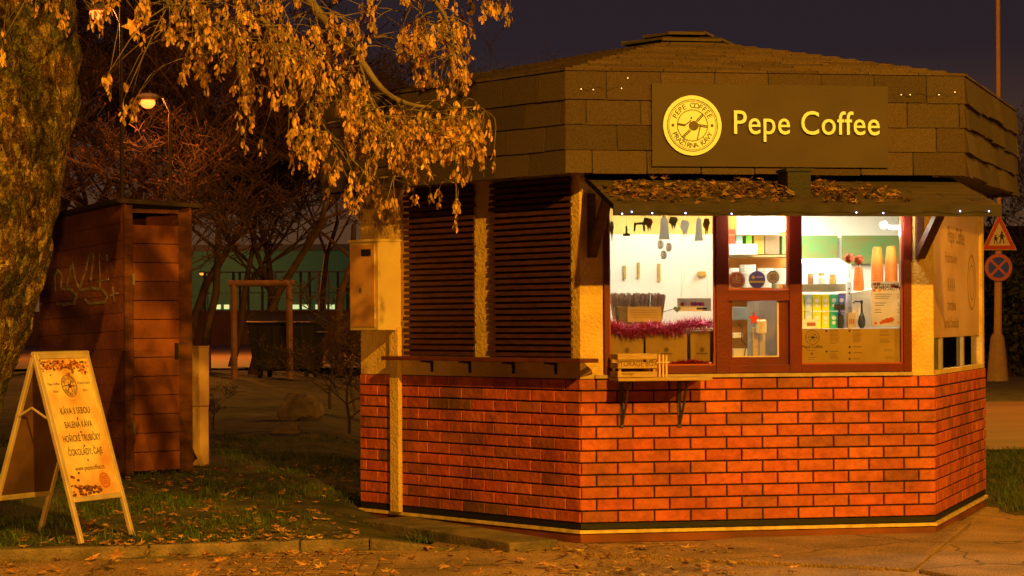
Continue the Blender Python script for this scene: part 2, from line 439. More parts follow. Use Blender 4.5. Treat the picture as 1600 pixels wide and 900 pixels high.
# concrete apron at the right with open joints
mb = MB()
def gp(px, py, z=0.0):
    r = ray(px, py); t = (z - CZ) / r.z; p = Vector((0, 0, CZ)) + r * t; return p
def slab(mb, q, z0, z1, t=None, mi=0):
    mb.hexa([Vector((p.x, p.y, z0)) for p in q] + [Vector((p.x, p.y, z1)) for p in q], mi, t)
APR = mat('apron_concrete', (.42, .26, .13), .9, (.24, .155, .085), 2.2, 1.0, 70, detail=12, crack=.8)
slab(mb, [gp(905, 868), gp(1427, 894), gp(1518, 818), gp(1440, 818)], -.02, .022)
slab(mb, [gp(1436, 896), gp(1800, 960), gp(1800, 812), gp(1527, 818)], -.02, .026)
o = struct('concrete_apron', mb, APR); bevel(o, .008)
# cobbled strip
mb = MB()
q0 = gp(335, 880); 
for i in range(10):
    for j in range(14):
        x = -1.78 + i * .105 + rnd.uniform(-.004, .004) + j * 0.0; y = 12.9 + j * .105
        if y > kerbY(x) - .12: continue
        c = rnd.uniform(.75, 1.15)
        mb.box(x, x + .096, y, y + .096, -.02, .018 + rnd.uniform(0, .004), t=(c, c, c))
COB = mat('cobble_block', (.30, .19, .10), .85, (.17, .11, .06), 16, .6, 50, attr=True)
o = struct('cobbled_path', mb, COB); bevel(o, .006, 1)
# kerb stones
mb = MB()
x = -9.0
while x < -.95:
    x2 = min(x + .95, -.95); q = []
    for xx, o_ in ((x + .006, 0), (x2 - .006, 0), (x2 - .006, .12), (x + .006, .12)): q.append(Vector((xx, kerbY(xx) + o_, 0)))
    slab(mb, q, -.05, .088 + rnd.uniform(-.004, .004)); x += .95
q = [Vector((-.95, kerbY(-.95), 0)), Vector((-.35, kerbY(-.95) - .06, 0)), Vector((-.35, kerbY(-.95) + .01, 0)), Vector((-.95, kerbY(-.95) + .12, 0))]
mb.hexa([Vector((p.x, p.y, -.03)) for p in q] + [Vector((q[0].x, q[0].y, .085)), Vector((q[1].x, q[1].y, .01)), Vector((q[2].x, q[2].y, .01)), Vector((q[3].x, q[3].y, .085))])
o = struct('kerb', mb, CONC); bevel(o, .012)
# the slab laid along the kiosk's left foot
mb = MB()
slab(mb, [gp(566, 812, .07), gp(796, 848, .07), gp(872, 843, .07), gp(640, 806, .07)], -.02, .07)
o = struct('paving_slab', mb, CONC); bevel(o, .01)
# roads
ROADR = mat('road_asphalt', (.19, .11, .07), .75, (.12, .074, .05), 1.2, .5, 30, stretch=(.3, 1, 1))
mb = MB(); mb.add([(3.2, 25.6, .0), (120, 25.6, .0), (120, 40.5, .0), (3.2, 40.5, .0)], [(0, 1, 2, 3)])
struct('road_right', mb, ROADR, loc=(0, 0, 0), fix=False)
mb = MB(); mb.add([(-90, 55, .40), (-3, 55, .40), (-3, 108, .46), (-90, 108, .46)], [(0, 1, 2, 3)])
struct('road_left', mb, ROADR, loc=(0, 0, 0), fix=False)

# grass
mb = MB()
def blade(x, y, z, h, t):
    a = rnd.uniform(0, 6.28); w = rnd.uniform(.0025, .005); l = rnd.uniform(.3, 1.5) * h
    dx, dy = math.cos(a), math.sin(a)
    b = len(mb.v)
    mb.v += [Vector((x - dy * w, y + dx * w, z)), Vector((x + dy * w, y - dx * w, z)), Vector((x + dx * l * .35 + dy * w * .7, y + dy * l * .35 - dx * w * .7, z + h * .6)),
             Vector((x + dx * l * .35 - dy * w * .7, y + dy * l * .35 + dx * w * .7, z + h * .6)), Vector((x + dx * l, y + dy * l, z + h))]
    mb.face([b, b + 1, b + 2, b + 3], 0, t); mb.face([b + 3, b + 2, b + 4], 0, t)
def tuft(x, y, k, h):
    for _ in range(k):
        xx = x + rnd.gauss(0, .035); yy = y + rnd.gauss(0, .035)
        g = rnd.uniform(.6, 1.3); t = (g * rnd.uniform(.9, 1.5), g, g * .8)
        blade(xx, yy, gh(xx, yy) - .01, h * rnd.uniform(.5, 1.2), t)
n = 0
while n < 5200:
    y = 14.1 + 9 * rnd.random() ** 1.7; x = rnd.uniform(-.26 * y, -.9)
    if y < kerbY(x) + .16: continue
    dens = noise.noise(Vector((x * .9, y * .9, 9))) + .25
    if x > -1.7 and y < 17.5: dens -= .45
    if rnd.random() > max(.06, dens * 1.5): n += .25; continue
    if -1.3 < x and 15 < y < 17.2: continue
    tuft(x, y, 9, rnd.uniform(.03, .075)); n += 1
for (px, py, k) in ((120, 825, 30), (60, 830, 22), (260, 800, 34), (285, 805, 30), (330, 780, 22), (235, 845, 25), (170, 845, 22), (690, 838, 30), (700, 836, 30), (520, 800, 50), (535, 806, 40), (300, 845, 24), (20, 845, 20), (655, 842, 16)):
    p = gp(px, py, .08 if px < 400 else 0.02)
    if p.y < kerbY(p.x) + .13 and px < 500: p.y = kerbY(p.x) + .16
    for _ in range(6):
        for q in range(k // 3):
            xx = p.x + rnd.gauss(0, .07); yy = p.y + rnd.gauss(0, .05)
            if xx < -.9 and yy < kerbY(xx) + .12: yy = kerbY(xx) + .14
            g = rnd.uniform(.8, 1.5); blade(xx, yy, (gh(xx, yy) if px < 500 else 0) - .005, rnd.uniform(.03, .10), (g, g * 1.1, g * .7))
for _ in range(1500):      # right hand verge
    y = rnd.uniform(17.0, 24.3); x = rnd.uniform(3.85 + .08 * (y - 17), 6.2)
    if gh(x, y) < 0: continue
    tuft(x, y, 8, rnd.uniform(.05, .12))
tag(build('grass', mb, GRASS, loc=(0, 0, 0), fix=False), 'rough tufts of short grass on the lawn and verge', 'grass', kind='stuff')

# leaves
def leaf(mb, p, s, tilt, t, up=Vector((0, 0, 1))):
    a0 = rnd.uniform(0, 6.28); k = 11
    ax = up.orthogonal().normalized(); ay = up.cross(ax)
    nrm = (up + ax * rnd.uniform(-tilt, tilt) + ay * rnd.uniform(-tilt, tilt)).normalized()
    u = nrm.orthogonal().normalized(); w = nrm.cross(u)
    b = len(mb.v); mb.v.append(p + nrm * s * .12)
    radii = [1, .45, .85, .4, .95, .3, .25, .3, .9, .42, .85, .46][:12]
    cu = rnd.uniform(-.35, .5)
    for i, r_ in enumerate(radii):
        a = a0 + 2 * math.pi * i / 12; r_ *= s * rnd.uniform(.8, 1.1)
        mb.v.append(p + u * math.cos(a) * r_ + w * math.sin(a) * r_ + nrm * (cu * r_ * r_ / s * abs(math.sin(a * .5 + a0)) + rnd.uniform(-.08, .12) * s))
    for i in range(12): mb.face([b, b + 1 + i, b + 1 + (i + 1) % 12], 0, t)
def ltint():
    g = rnd.uniform(.55, 1.5); return (g * rnd.uniform(.9, 1.15), g * rnd.uniform(.75, 1.05), g * .8)
mb = MB()
for _ in range(900):
    if rnd.random() < .45:
        px = rnd.choice([rnd.uniform(0, 560), rnd.uniform(330, 1250), rnd.uniform(850, 1150)]); py = rnd.uniform(853, 903)
        z = .012
    else:
        px = rnd.uniform(120, 560); py = 850 - 95 * rnd.random() ** 1.5; z = .1
    p = gp(px, py, z)
    if 13.2 < p.y and p.x < -.5 and kerbY(p.x) - .02 < p.y < kerbY(p.x) + .13: p.z = .10
    elif p.x < -.5 and p.y >= kerbY(p.x): p.z = gh(p.x, p.y) + .02
    else: p.z = .022
    leaf(mb, p, rnd.uniform(.022, .052), .35, ltint())
for (px, py, s) in ((325, 800, .08), (345, 855, .06), (62, 822, .05), (180, 868, .09), (145, 878, .06), (225, 869, .055), (300, 825, .06), (260, 830, .055), (285, 840, .06), (130, 848, .08), (190, 846, .06), (75, 850, .07), (100, 850, .05), (20, 892, .05), (80, 893, .06), (370, 815, .06), (450, 838, .05), (395, 872, .06), (445, 870, .05), (470, 888, .07), (550, 893, .07), (500, 893, .05), (840, 833, .06), (780, 885, .07), (850, 888, .07), (900, 892, .08), (960, 885, .05), (670, 862, .06), (1100, 888, .05), (1215, 876, .05), (715, 893, .05), (800, 897, .06)):
    p = gp(px, py, .0)
    if p.x < -.5 and p.y > kerbY(p.x): p = gp(px, py, .1); p.z = max(.09, gh(p.x, p.y)) + .02
    else: p.z = .03
    leaf(mb, p, s, .5, ltint())
for _ in range(2600):
    px = rnd.uniform(-10, 1500); py = rnd.uniform(846, 905); p = gp(px, py, .02)
    if p.x < -.5 and p.y > kerbY(p.x) - .01: p = gp(px, py - 20 * rnd.random(), .1); p.z = max(.06, gh(p.x, p.y)) + .012
    else: p.z = .016
    if p.y > 15.0 and p.x > -.2: p.y -= .8
    s_ = rnd.uniform(.003, .011); a = rnd.uniform(0, 6.28); u = Vector((math.cos(a), math.sin(a), rnd.uniform(-.3, .3))) * s_; w = Vector((-math.sin(a), math.cos(a), rnd.uniform(-.2, .6))) * s_ * rnd.uniform(.3, .9)
    g = rnd.uniform(.15, .9); mb.add([p + u, p + w, p - u, p - w + Vector((0, 0, s_ * .4))], [(0, 1, 2, 3)], 0, (g, g * .9, g * .8))
tag(build('fallen_leaves', mb, LEAF, loc=(0, 0, 0), fix=False), 'dry brown maple leaves scattered over pavement and lawn', 'leaves', kind='stuff')

# ------------------------------------------------------------ KIOSK
S = 2.522
AP = S * math.sqrt(3) / 2
OX, OY = 1.324, 17.370
KR = Matrix.Rotation(R(10), 4, 'Z')
KM = Matrix.Translation((OX, OY, 0)) @ KR
def hexface(k, ap=AP):
    th = R(10 + 60 * k)
    n = Vector((math.sin(th), -math.cos(th), 0)); u = Vector((math.cos(th), math.sin(th), 0))
    return Pl(Vector((OX, OY, 0)) + n * ap, u, (0, 0, 1), n)
F0, FL, FR = hexface(0), hexface(-1), hexface(1)
FACES = {k: hexface(k) for k in (-1, 0, 1, 2, 3, 4)}
H = S / 2
def hexring(mb, ap0, ap1, z0, z1, mi=0, t=None):
    for k in FACES:
        P = FACES[k]; h0 = ap0 / math.sqrt(3); h1 = ap1 / math.sqrt(3); d0 = ap0 - AP; d1 = ap1 - AP
        mb.hexa([P.pt(-h1, z0, d1), P.pt(h1, z0, d1), P.pt(h0, z0, d0), P.pt(-h0, z0, d0), P.pt(-h1, z1, d1), P.pt(h1, z1, d1), P.pt(h0, z1, d0), P.pt(-h0, z1, d0)], mi, t)
ZB0, ZB1 = .139, 1.121
kiosk = thing('coffee_kiosk', (OX, OY, 0), 'hexagonal coffee kiosk with brick base, plaster pillars and shingled fascia', 'kiosk')

mb = MB(); hexring(mb, AP - .12, AP - .004, ZB0, ZB1)
build('mortar_bed', mb, MORTAR, kiosk)
mb = MB()
rp_ = (ZB1 - ZB0) / 12; BL = .2555; J = .011
for k in FACES:
    P = FACES[k]; TK = .009
    for r_ in range(12):
        z0 = ZB0 + r_ * rp_ + J * .5; z1 = z0 + rp_ - J
        a = -H - (BL * .58 if r_ % 2 else 0) - (0 if k == 0 else .03)
        while a < H:
            a0 = max(a + J / 2, -H + .001 - TK * .5); a1 = min(a + BL - J / 2, H - .001 + TK * .5)
            a += BL
            if a1 - a0 < .02: continue
            g = rnd.uniform(.86, 1.12); q = rnd.random()
            t = (g, g * rnd.uniform(.85, 1.1), g)
            if q < .12: t = (g * .72, g * .88, g * .85)
            elif q < .2: t = (g * 1.1, g * 1.25, g * 1.1)
            elif q < .26 and k == -1: t = (g * .42, g * .75, g * .6)
            w = rnd.uniform(0, .0015); c = .0035
            d1 = TK + w
            # chamfered tile face
            vs = [P.pt(a0, z0, -.004), P.pt(a1, z0, -.004), P.pt(a1, z1, -.004), P.pt(a0, z1, -.004),
                  P.pt(a0, z0, d1 - c), P.pt(a1, z0, d1 - c), P.pt(a1, z1, d1 - c), P.pt(a0, z1, d1 - c),
                  P.pt(a0 + c, z0 + c, d1), P.pt(a1 - c, z0 + c, d1), P.pt(a1 - c, z1 - c, d1), P.pt(a0 + c, z1 - c, d1)]
            mb.add(vs, [(0, 1, 5, 4), (1, 2, 6, 5), (2, 3, 7, 6), (3, 0, 4, 7), (4, 5, 9, 8), (5, 6, 10, 9), (6, 7, 11, 10), (7, 4, 8, 11), (8, 9, 10, 11)], 0, t)
build('brick_cladding', mb, BRICK, kiosk, fix=False)
mb = MB(); hexring(mb, AP - .10, AP + .004, .098, .137)
build('base_gasket', mb, BLACK, kiosk)
mb = MB(); hexring(mb, AP - .06, AP + .022, .070, .092)
build('base_trim', mb, YTRIM, kiosk)
mb = MB(); hexring(mb, AP - .16, AP + .010, .008, .068)
build('base_beam', mb, BROWN, kiosk)
for k in FACES:
    for a in (-1.0, .15, 1.0):
        mb = MB(); mb.pbox(FACES[k], a - .09, a + .09, -.30, -.05, -.02, .004); build('footing_block', mb, CONC, kiosk)
# plaster walls with openings
WL, _ = F0.hit(942, 500, 0); WR_, _ = F0.hit(1424, 500, 0)
_, ZS = F0.hit(1180, 583); ZT = 2.34; WZ1 = 2.56
mb = MB()
mb.pbox(F0, -H, WL, -.10, 0, ZB1, WZ1); mb.pbox(F0, WR_, H, -.10, 0, ZB1, WZ1)
mb.pbox(F0, WL, WR_, -.10, 0, ZT, WZ1); mb.pbox(F0, WL, WR_, -.10, 0, ZB1, ZS)
mb.pbox(FL, -H, H, -.10, 0, ZB1, WZ1)
for k in (2, 3, 4): mb.pbox(FACES[k], -H, H, -.10, 0, ZB1, WZ1)
RA0 = -H + .035; RA1 = H - .10
mb.pbox(FR, -H, RA0, -.10, 0, ZB1, WZ1); mb.pbox(FR, RA1, H, -.10, 0, ZB1, WZ1); mb.pbox(FR, RA0, RA1, -.10, 0, 2.42, WZ1)
mb.pbox(FR, RA0, RA1, -.10, 0, ZB1, ZB1 + .03)
build('plaster_wall', mb, PLASTER, kiosk)
# inside lining, floor and ceiling
mb = MB()
for k in (2, 3, 4): mb.pbox(FACES[k], -H + .06, H - .06, -.14, -.102, .9, 2.5)
mb.pbox(FL, -H + .06, H - .06, -.14, -.102, .9, 2.5)
mb.pbox(F0, -H + .08, WL - .004, -.14, -.102, .9, 2.5)
build('interior_lining', mb, CREAM, kiosk)
mb = MB(); mb.pbox(F0, WR_ + .004, H - .08, -.14, -.102, .9, 2.5); build('interior_lining', mb, CREAM, kiosk)
def hexplate(mb, ap, z0, z1):
    c = ap / math.cos(R(30)); p = [Vector((OX + c * math.cos(R(10 + 30 - 90 + 60 * i)), OY + c * math.sin(R(10 + 30 - 90 + 60 * i)), 0)) for i in range(6)]
    b = len(mb.v); mb.v += [Vector((q.x, q.y, z0)) for q in p] + [Vector((q.x, q.y, z1)) for q in p]
    mb.face([b + i for i in range(6)][::-1]); mb.face([b + 6 + i for i in range(6)])
    for i in range(6): mb.face([b + i, b + (i + 1) % 6, b + 6 + (i + 1) % 6, b + 6 + i])
mb = MB(); hexplate(mb, AP - .13, .14, .18); build('kiosk_floor', mb, mat('brown_lino', (.2, .14, .08), .6), kiosk)
mb = MB(); hexplate(mb, AP - .11, 2.50, 2.54); build('kiosk_ceiling', mb, CREAM, kiosk)
# fascia
APF = 2.424; ZF0, ZF1 = 2.513, 3.185
mb = MB(); hexring(mb, APF - .04, APF, ZF0, ZF1); hexring(mb, AP - .02, APF - .04, ZF0 + .01, ZF0 + .03)
FAS = build('fascia', mb, mat('fascia_board', (.06, .045, .03), .9), kiosk)
mb = MB()
rh = (ZF1 - ZF0) / 4
for k in FACES:
    P = hexface(k, APF); h = APF / math.sqrt(3)
    for r_ in range(4):
        z0 = ZF0 + r_ * rh - (.02 if r_ else .012); z1 = ZF0 + (r_ + 1) * rh
        a = -h - [.2, .03, .24, .1][r_]
        tw = .375
        while a < h:
            a0 = max(a, -h); a1 = min(a + tw, h); a += tw
            if a1 - a0 < .012: continue
            g = rnd.uniform(.72, 1.22); t = (g, g * rnd.uniform(.93, 1.0), g * .97)
            fl = rnd.uniform(.014, .020) if k != 1 else rnd.uniform(.016, .045)
            j = rnd.uniform(-.003, .003) if k != 1 else rnd.uniform(-.014, .010)
            j2 = j + (rnd.uniform(-.003, .003) if k != 1 else rnd.uniform(-.012, .012))
            e0 = .005 if a0 > -h else 0; e1 = .005 if a1 < h else 0
            # shingle tab: flares outwards towards its lower edge
            ex0 = -fl * .5 if a0 == -h else 0; ex1 = fl * .5 if a1 == h else 0
            vs = [P.pt(a0 + e0 + ex0, z0 + j, fl), P.pt(a1 - e1 + ex1, z0 + j2, fl), P.pt(a1 - e1, z0 + j2, .001), P.pt(a0 + e0, z0 + j, .001),
                  P.pt(a0 + e0, z1, .005), P.pt(a1 - e1, z1, .005), P.pt(a1 - e1, z1, .001), P.pt(a0 + e0, z1, .001)]
            mb.hexa(vs, 0, t)
build('shingle', mb, SHING, FAS, fix=True)
# roof
mb = MB(); N_ = 15; ap0 = APF + .015; z0_ = ZF1 + .005; apt = .30; zt = 3.66
for k in FACES:
    for i in range(N_):
        f0 = i / N_; f1 = (i + 1) / N_
        ra = ap0 + (apt - ap0) * f0; rb = ap0 + (apt - ap0) * f1
        prof = lambda f: z0_ + (zt - z0_) * (f * .93 + .07 * math.sin(f * math.pi / 2))
        za = prof(f0) + .012; zb = prof(f1)
        P = FACES[k]; ha = ra / math.sqrt(3); hb = rb / math.sqrt(3)
        tw = .36; a = -ha - rnd.uniform(0, .3)
        while a < ha:
            a0 = max(a, -ha); a1 = min(a + tw, ha); a += tw
            if a1 - a0 < .005: continue
            g = rnd.uniform(.8, 1.25); t = (g * 1.1, g * 1.0, g * .9); lift = rnd.uniform(0, .006)
            sc_ = hb / ha
            mb.add([P.pt(a0 + .002, za + lift, ra - AP), P.pt(a1 - .002, za + lift, ra - AP), P.pt(a1 * sc_, zb, rb - AP), P.pt(a0 * sc_, zb, rb - AP),
                    P.pt(a0 + .002, za - .014, ra - AP), P.pt(a1 - .002, za - .014, ra - AP)], [(0, 1, 2, 3), (4, 5, 1, 0)], 0, t)
ROOF = build('roof', mb, SHING, kiosk, fix=False)
mb = MB(); hexplate(mb, ap0 - .02, ZF1 - .03, ZF1 - .001)
build('roof_deck', mb, MATS['fascia_board'], ROOF)
mb = MB()
for k in FACES:
    P = FACES[k]; g = rnd.uniform(.9, 1.2)
    for (ra, rb, za, zb) in ((.40, .02, 3.69 + rnd.uniform(-.01, .01), 3.75), (.25, .0, 3.75 + rnd.uniform(-.005, .015), 3.79)):
        ha, hb = ra / math.sqrt(3) * 1.02, rb / math.sqrt(3)
        mb.hexa([P.pt(-ha, za - .02, ra - AP), P.pt(ha, za - .02, ra - AP), P.pt(hb, zb - .02, rb - AP), P.pt(-hb, zb - .02, rb - AP),
                 P.pt(-ha, za, ra - AP), P.pt(ha, za, ra - AP), P.pt(hb, zb, rb - AP), P.pt(-hb, zb, rb - AP)], 0, (g, g, g))
build('roof_cap', mb, SHING, ROOF)
# awning
AA0 = F0.hit(914, 275)[0]; AA1 = F0.hit(1482, 280)[0]; PD = .90
def aw(d, th=0): return 2.505 - (2.505 - 2.262) * d / PD - th
mb = MB()
mb.hexa([F0.pt(AA0, aw(PD, .045), PD), F0.pt(AA1, aw(PD, .045), PD), F0.pt(AA1, aw(0, .045), .001), F0.pt(AA0, aw(0, .045), .001),
         F0.pt(AA0, aw(PD, .012), PD), F0.pt(AA1, aw(PD, .012), PD), F0.pt(AA1, aw(0, .012), .001), F0.pt(AA0, aw(0, .012), .001)])
mb.pbox(F0, AA0 - .01, AA1 + .01, PD + .002, PD + .022, aw(PD) - .075, aw(PD) + .0)
AW = build('awning', mb, mat('awning_board', (.040, .032, .024), .8, (.024, .02, .015), 8), kiosk)
mb = MB(); nr = 7
for i in range(nr):
    d0 = PD * i / nr + .005; d1 = PD * (i + 1) / nr + .02
    a = AA0 - .01 - (.17 if i % 2 else 0)
    while a < AA1:
        a0 = max(a, AA0 - .01); a1 = min(a + .33, AA1 + .01); a += .33
        if a1 - a0 < .02: continue
        g = rnd.uniform(.7, 1.1); l = rnd.uniform(.003, .008)
        mb.hexa([F0.pt(a0 + .002, aw(d1) - .006, d1), F0.pt(a1 - .002, aw(d1) - .006, d1), F0.pt(a1 - .002, aw(d0) - .008, d0), F0.pt(a0 + .002, aw(d0) - .008, d0),
                 F0.pt(a0 + .002, aw(d1) + l, d1), F0.pt(a1 - .002, aw(d1) + l, d1), F0.pt(a1 - .002, aw(d0) + .001, d0), F0.pt(a0 + .002, aw(d0) + .001, d0)], 0, (g, g, g))
build('shingle', mb, SHING, AW)
mb = MB(); a0 = F0.hit(1226, 295, .55)[0]; a1 = F0.hit(1262, 295, .55)[0]
mb.pbox(F0, a0, a1, .40, .62, aw(.62), aw(.40) + .10); mb.pbox(F0, a0 - .012, a1 + .012, .39, .63, aw(.40) + .10, aw(.40) + .12)
build('vent_box', mb, BLACK, AW)
for (px, py0, py1) in ((924, 303, 402), (1437, 335, 404)):
    a, z1 = F0.hit(px, py0, .02); _, z0 = F0.hit(px, py1, .02)
    mb = MB()
    mb.pbox(F0, a - .028, a + .028, .001, .035, z0, z1 if px < 1000 else 2.43)
    # strut
    p0 = (z0 + .05, .036); dd = .50
    P = F0
    zt_ = aw(dd, .046)
    w = .032
    mb.hexa([P.pt(a - w, p0[0] - .055, .036), P.pt(a + w, p0[0] - .055, .036), P.pt(a + w, p0[0] + .03, .036), P.pt(a - w, p0[0] + .03, .036),
             P.pt(a - w, zt_, dd + .075), P.pt(a + w, zt_, dd + .075), P.pt(a + w, zt_, dd), P.pt(a - w, zt_, dd)])
    o = build('bracket', mb, DARKWOOD, AW); bevel(o, .003)
    for zz in (z0 + .04, z0 + .36):
        mb = MB(); mb.lathe(P.pt(a, zz, .034), [(.007, 0), (.006, .004)], 8, P.n)
        build('bolt', mb, METAL, o)
# leaves on the awning
mb = MB()
for _ in range(620):
    q = rnd.random()
    px = rnd.uniform(945, 1225) if q < .72 else (rnd.uniform(1262, 1310) if q < .9 else rnd.uniform(1310, 1400))
    a = F0.hit(px, 300, .5)[0]
    d = min(PD - .01, max(.25, rnd.gauss(.62, .15)))
    g_ = ltint(); leaf(mb, F0.pt(a, aw(d) + .012 + rnd.uniform(0, .04) * (px < 1310), d), rnd.uniform(.016, .042), .8, tuple(x * .62 for x in g_))
tag(build('awning_leaves', mb, LEAF, fix=False), 'drift of dry brown leaves lying on the kiosk awning', 'leaves', kind='stuff')

# windows
def X(px, d=0): return F0.hit(px, 450, d)[0]
def Z(py, px=1180, d=0): return F0.hit(px, py, d)[1]
wf = MB(); D0, D1 = -.075, .012
zb, zt2 = ZS + .002, ZT - .002
def bar(x0, x1, z0, z1, d0=D0, d1=D1): wf.pbox(F0, x0, x1, d0, d1, z0, z1)
xs_ = [X(943), X(952), X(1118), X(1138), X(1233), X(1252), X(1411), X(1424)]
for i in (0, 2, 4, 6): bar(xs_[i] + (.002 if i == 0 else 0), xs_[i + 1] - (.002 if i == 6 else 0), zb, zt2)
zr = Z(570)
for i in (1, 3, 5): bar(xs_[i], xs_[i + 1], zb, zr, D0, D1 - .002); bar(xs_[i], xs_[i + 1], zt2 - .05, zt2, D0, D1 - .002)
ztr0, ztr1 = Z(470), Z(453)
bar(xs_[3], xs_[4], ztr0, ztr1, D0, D1 - .004)
WF = build('window_frame', wf, FRAME, kiosk); bevel(WF, .003)
# slim inner beads
mb = MB()
def beads(mb, x0, x1, z0, z1, w=.010, d0=-.03, d1=-.012):
    mb.pbox(F0, x0, x0 + w, d0, d1, z0, z1); mb.pbox(F0, x1 - w, x1, d0, d1, z0, z1)
    mb.pbox(F0, x0 + w, x1 - w, d0, d1 - .001, z0, z0 + w)
beads(mb, xs_[1], xs_[2], zr, zt2 - .05); beads(mb, xs_[3], xs_[4], ztr1, zt2 - .05); beads(mb, xs_[5], xs_[6], zr, zt2 - .05)
build('glazing_bead', mb, mat('bead_wood', (.42, .09, .025), .35), WF)
for (x0, x1, z0, z1) in ((xs_[1], xs_[2], zr, zt2 - .05), (xs_[3], xs_[4], ztr1, zt2 - .05), (xs_[5], xs_[6], zr, zt2 - .05)):
    mb = MB(); mb.pbox(F0, x0, x1, -.046, -.040, z0, z1); build('pane', mb, GLASS, WF)
# serving hatch
mb = MB()
hx0, hx1 = xs_[3] + .002, xs_[4] - .002; ix0, ix1, iz0, iz1 = X(1145), X(1218), Z(558), Z(471)
for (x0, x1, z0, z1) in ((hx0, ix0, zr, ztr0), (ix1, hx1, zr, ztr0), (ix0, ix1, zr, iz0), (ix0, ix1, iz1, ztr0 - .001)):
    if z1 > z0: mb.pbox(F0, x0, x1, -.055, -.02, z0 + .001, z1 - .001)
HF = build('serving_hatch', mb, FRAME, kiosk)
mb = MB(); mb.pbox(F0, ix0, ix1, -.042, -.037, iz0, iz1); build('pane', mb, GLASS, HF)
mb = MB(); w = .008
for (x0, x1, z0, z1) in ((ix0, ix1, iz0, iz0 + w), (ix1 - w * 1.5, ix1, iz0 + w, iz1)): mb.pbox(F0, x0, x1, -.036, -.022, z0, z1)
build('hatch_rail', mb, mat('pale_rail', (.75, .6, .45), .4), HF)
# window sill board
mb = MB(); mb.pbox(F0, X(928), X(1424), .001, .03, ZB1 + .002, ZS - .002)
build('window_sill', mb, mat('sill_stone', (.50, .38, .20), .85, (.36, .26, .13), 9, .4, 40), kiosk)

# left face: shutters and counter
def XL(px, d=0): return FL.hit(px, 450, d)[0]
ZSL0, ZSL1 = FL.hit(740, 557, .02)[1], 2.50
for (p0, p1) in ((632, 741), (766, 892)):
    a0, a1 = XL(p0, .03), XL(p1, .03)
    back = MB(); back.pbox(FL, a0 + .03, a1 - .03, .001, .008, ZSL0, ZSL1)
    for f in (.22, .78): back.pbox(FL, a0 + (a1 - a0) * f - .02, a0 + (a1 - a0) * f + .02, .008, .022, ZSL0, ZSL1)
    SH = build('shutter', back, mat('shutter_backing', (.030, .010, .007), .9), kiosk)
    mb = MB(); n_ = 29; pitch = (ZSL1 - ZSL0) / n_
    for i in range(n_):
        z = ZSL0 + i * pitch; j0, j1 = rnd.uniform(-.012, .012), rnd.uniform(-.012, .012)
        tl = rnd.uniform(-.002, .002)
        mb.hexa([FL.pt(a0 + j0, z + .006 + tl, .040), FL.pt(a1 + j1, z + .006 - tl, .040), FL.pt(a1 + j1, z + .006, .022), FL.pt(a0 + j0, z + .006, .022),
                 FL.pt(a0 + j0, z + pitch - .010 + tl, .036), FL.pt(a1 + j1, z + pitch - .010 - tl, .036), FL.pt(a1 + j1, z + pitch - .010, .022), FL.pt(a0 + j0, z + pitch - .010, .022)])
    build('slat', mb, DARKWOOD, SH)
a0, z0 = FL.hit(597, 555, .16); a1, z1 = FL.hit(908, 569, .16); zc = (z0 + z1) / 2
mb = MB(); mb.pbox(FL, a0, a1, .001, .17, zc - .014, zc + .014)
CS = build('counter_shelf', mb, mat('shelf_stain', (.15, .035, .014), .55, (.09, .022, .010), 9), kiosk); bevel(CS, .004)
for px in (663, 722, 790, 856):
    a = FL.hit(px, 572, .08)[0]; mb = MB()
    mb.poly(Pl(FL.pt(a, 0, 0), FL.n, (0, 0, 1), FL.u), [(.002, zc - .016), (.11, zc - .016), (.11, zc - .026), (.018, zc - .035), (.014, zc - .10), (.002, zc - .10)], -.008, .008)
    build('bracket', mb, BLACK, CS)
# conduit cover and meter cabinet
a0, _ = FL.hit(608, 560, .05); a1, _ = FL.hit(622, 560, .05); zlow = FL.hit(615, 800, .05)[1]
mb = MB(); mb.pbox(FL, a0, a1, .012, .05, max(.02, zlow), 1.48)
o = build('conduit_cover', mb, PLASTER, kiosk); bevel(o, .006)
ac1 = XL(627, 0); zc1 = 2.135; zc0 = 1.455
cd = .215; ac0 = ac1 - .36
cab = thing('meter_cabinet', FL.pt((ac0 + ac1) / 2, zc0, .1), 'yellow painted electricity meter cabinet on the kiosk wall', 'meter cabinet')
mb = MB(); mb.pbox(FL, ac0, ac1, .001, cd, zc0, zc1 - .02); mb.pbox(FL, ac0 - .012, ac1 + .004, .001, cd + .014, zc1 - .02, zc1)
o = build('cabinet_body', mb, CABY, cab); bevel(o, .004)
mb = MB(); mb.pbox(FL, ac0 + .02, ac1 - .035, cd + .001, cd + .010, zc0 + .025, zc1 - .04)
DO = build('door', mb, mat('cabinet_door_paint', (.60, .34, .12), .6, (.50, .27, .09), 6), cab); bevel(DO, .003)
mb = MB(); mb.pbox(FL, ac0 + .17, ac1 - .075, cd + .011, cd + .016, zc1 - .125, zc1 - .075)
build('meter_window', mb, BLACK, DO)
mb = MB(); mb.lathe(FL.pt(ac0 + .16, zc0 + .30, cd + .010), [(.018, 0), (.018, .008), (.006, .012)], 12, FL.n)
build('lock', mb, METAL, DO)
for zz in (zc0 + .08, zc0 + .48):
    mb = MB(); mb.tube([FL.pt(ac1 - .032, zz, cd + .008), FL.pt(ac1 - .032, zz + .09, cd + .008)], .008, 8)
    build('hinge', mb, CABY, DO)

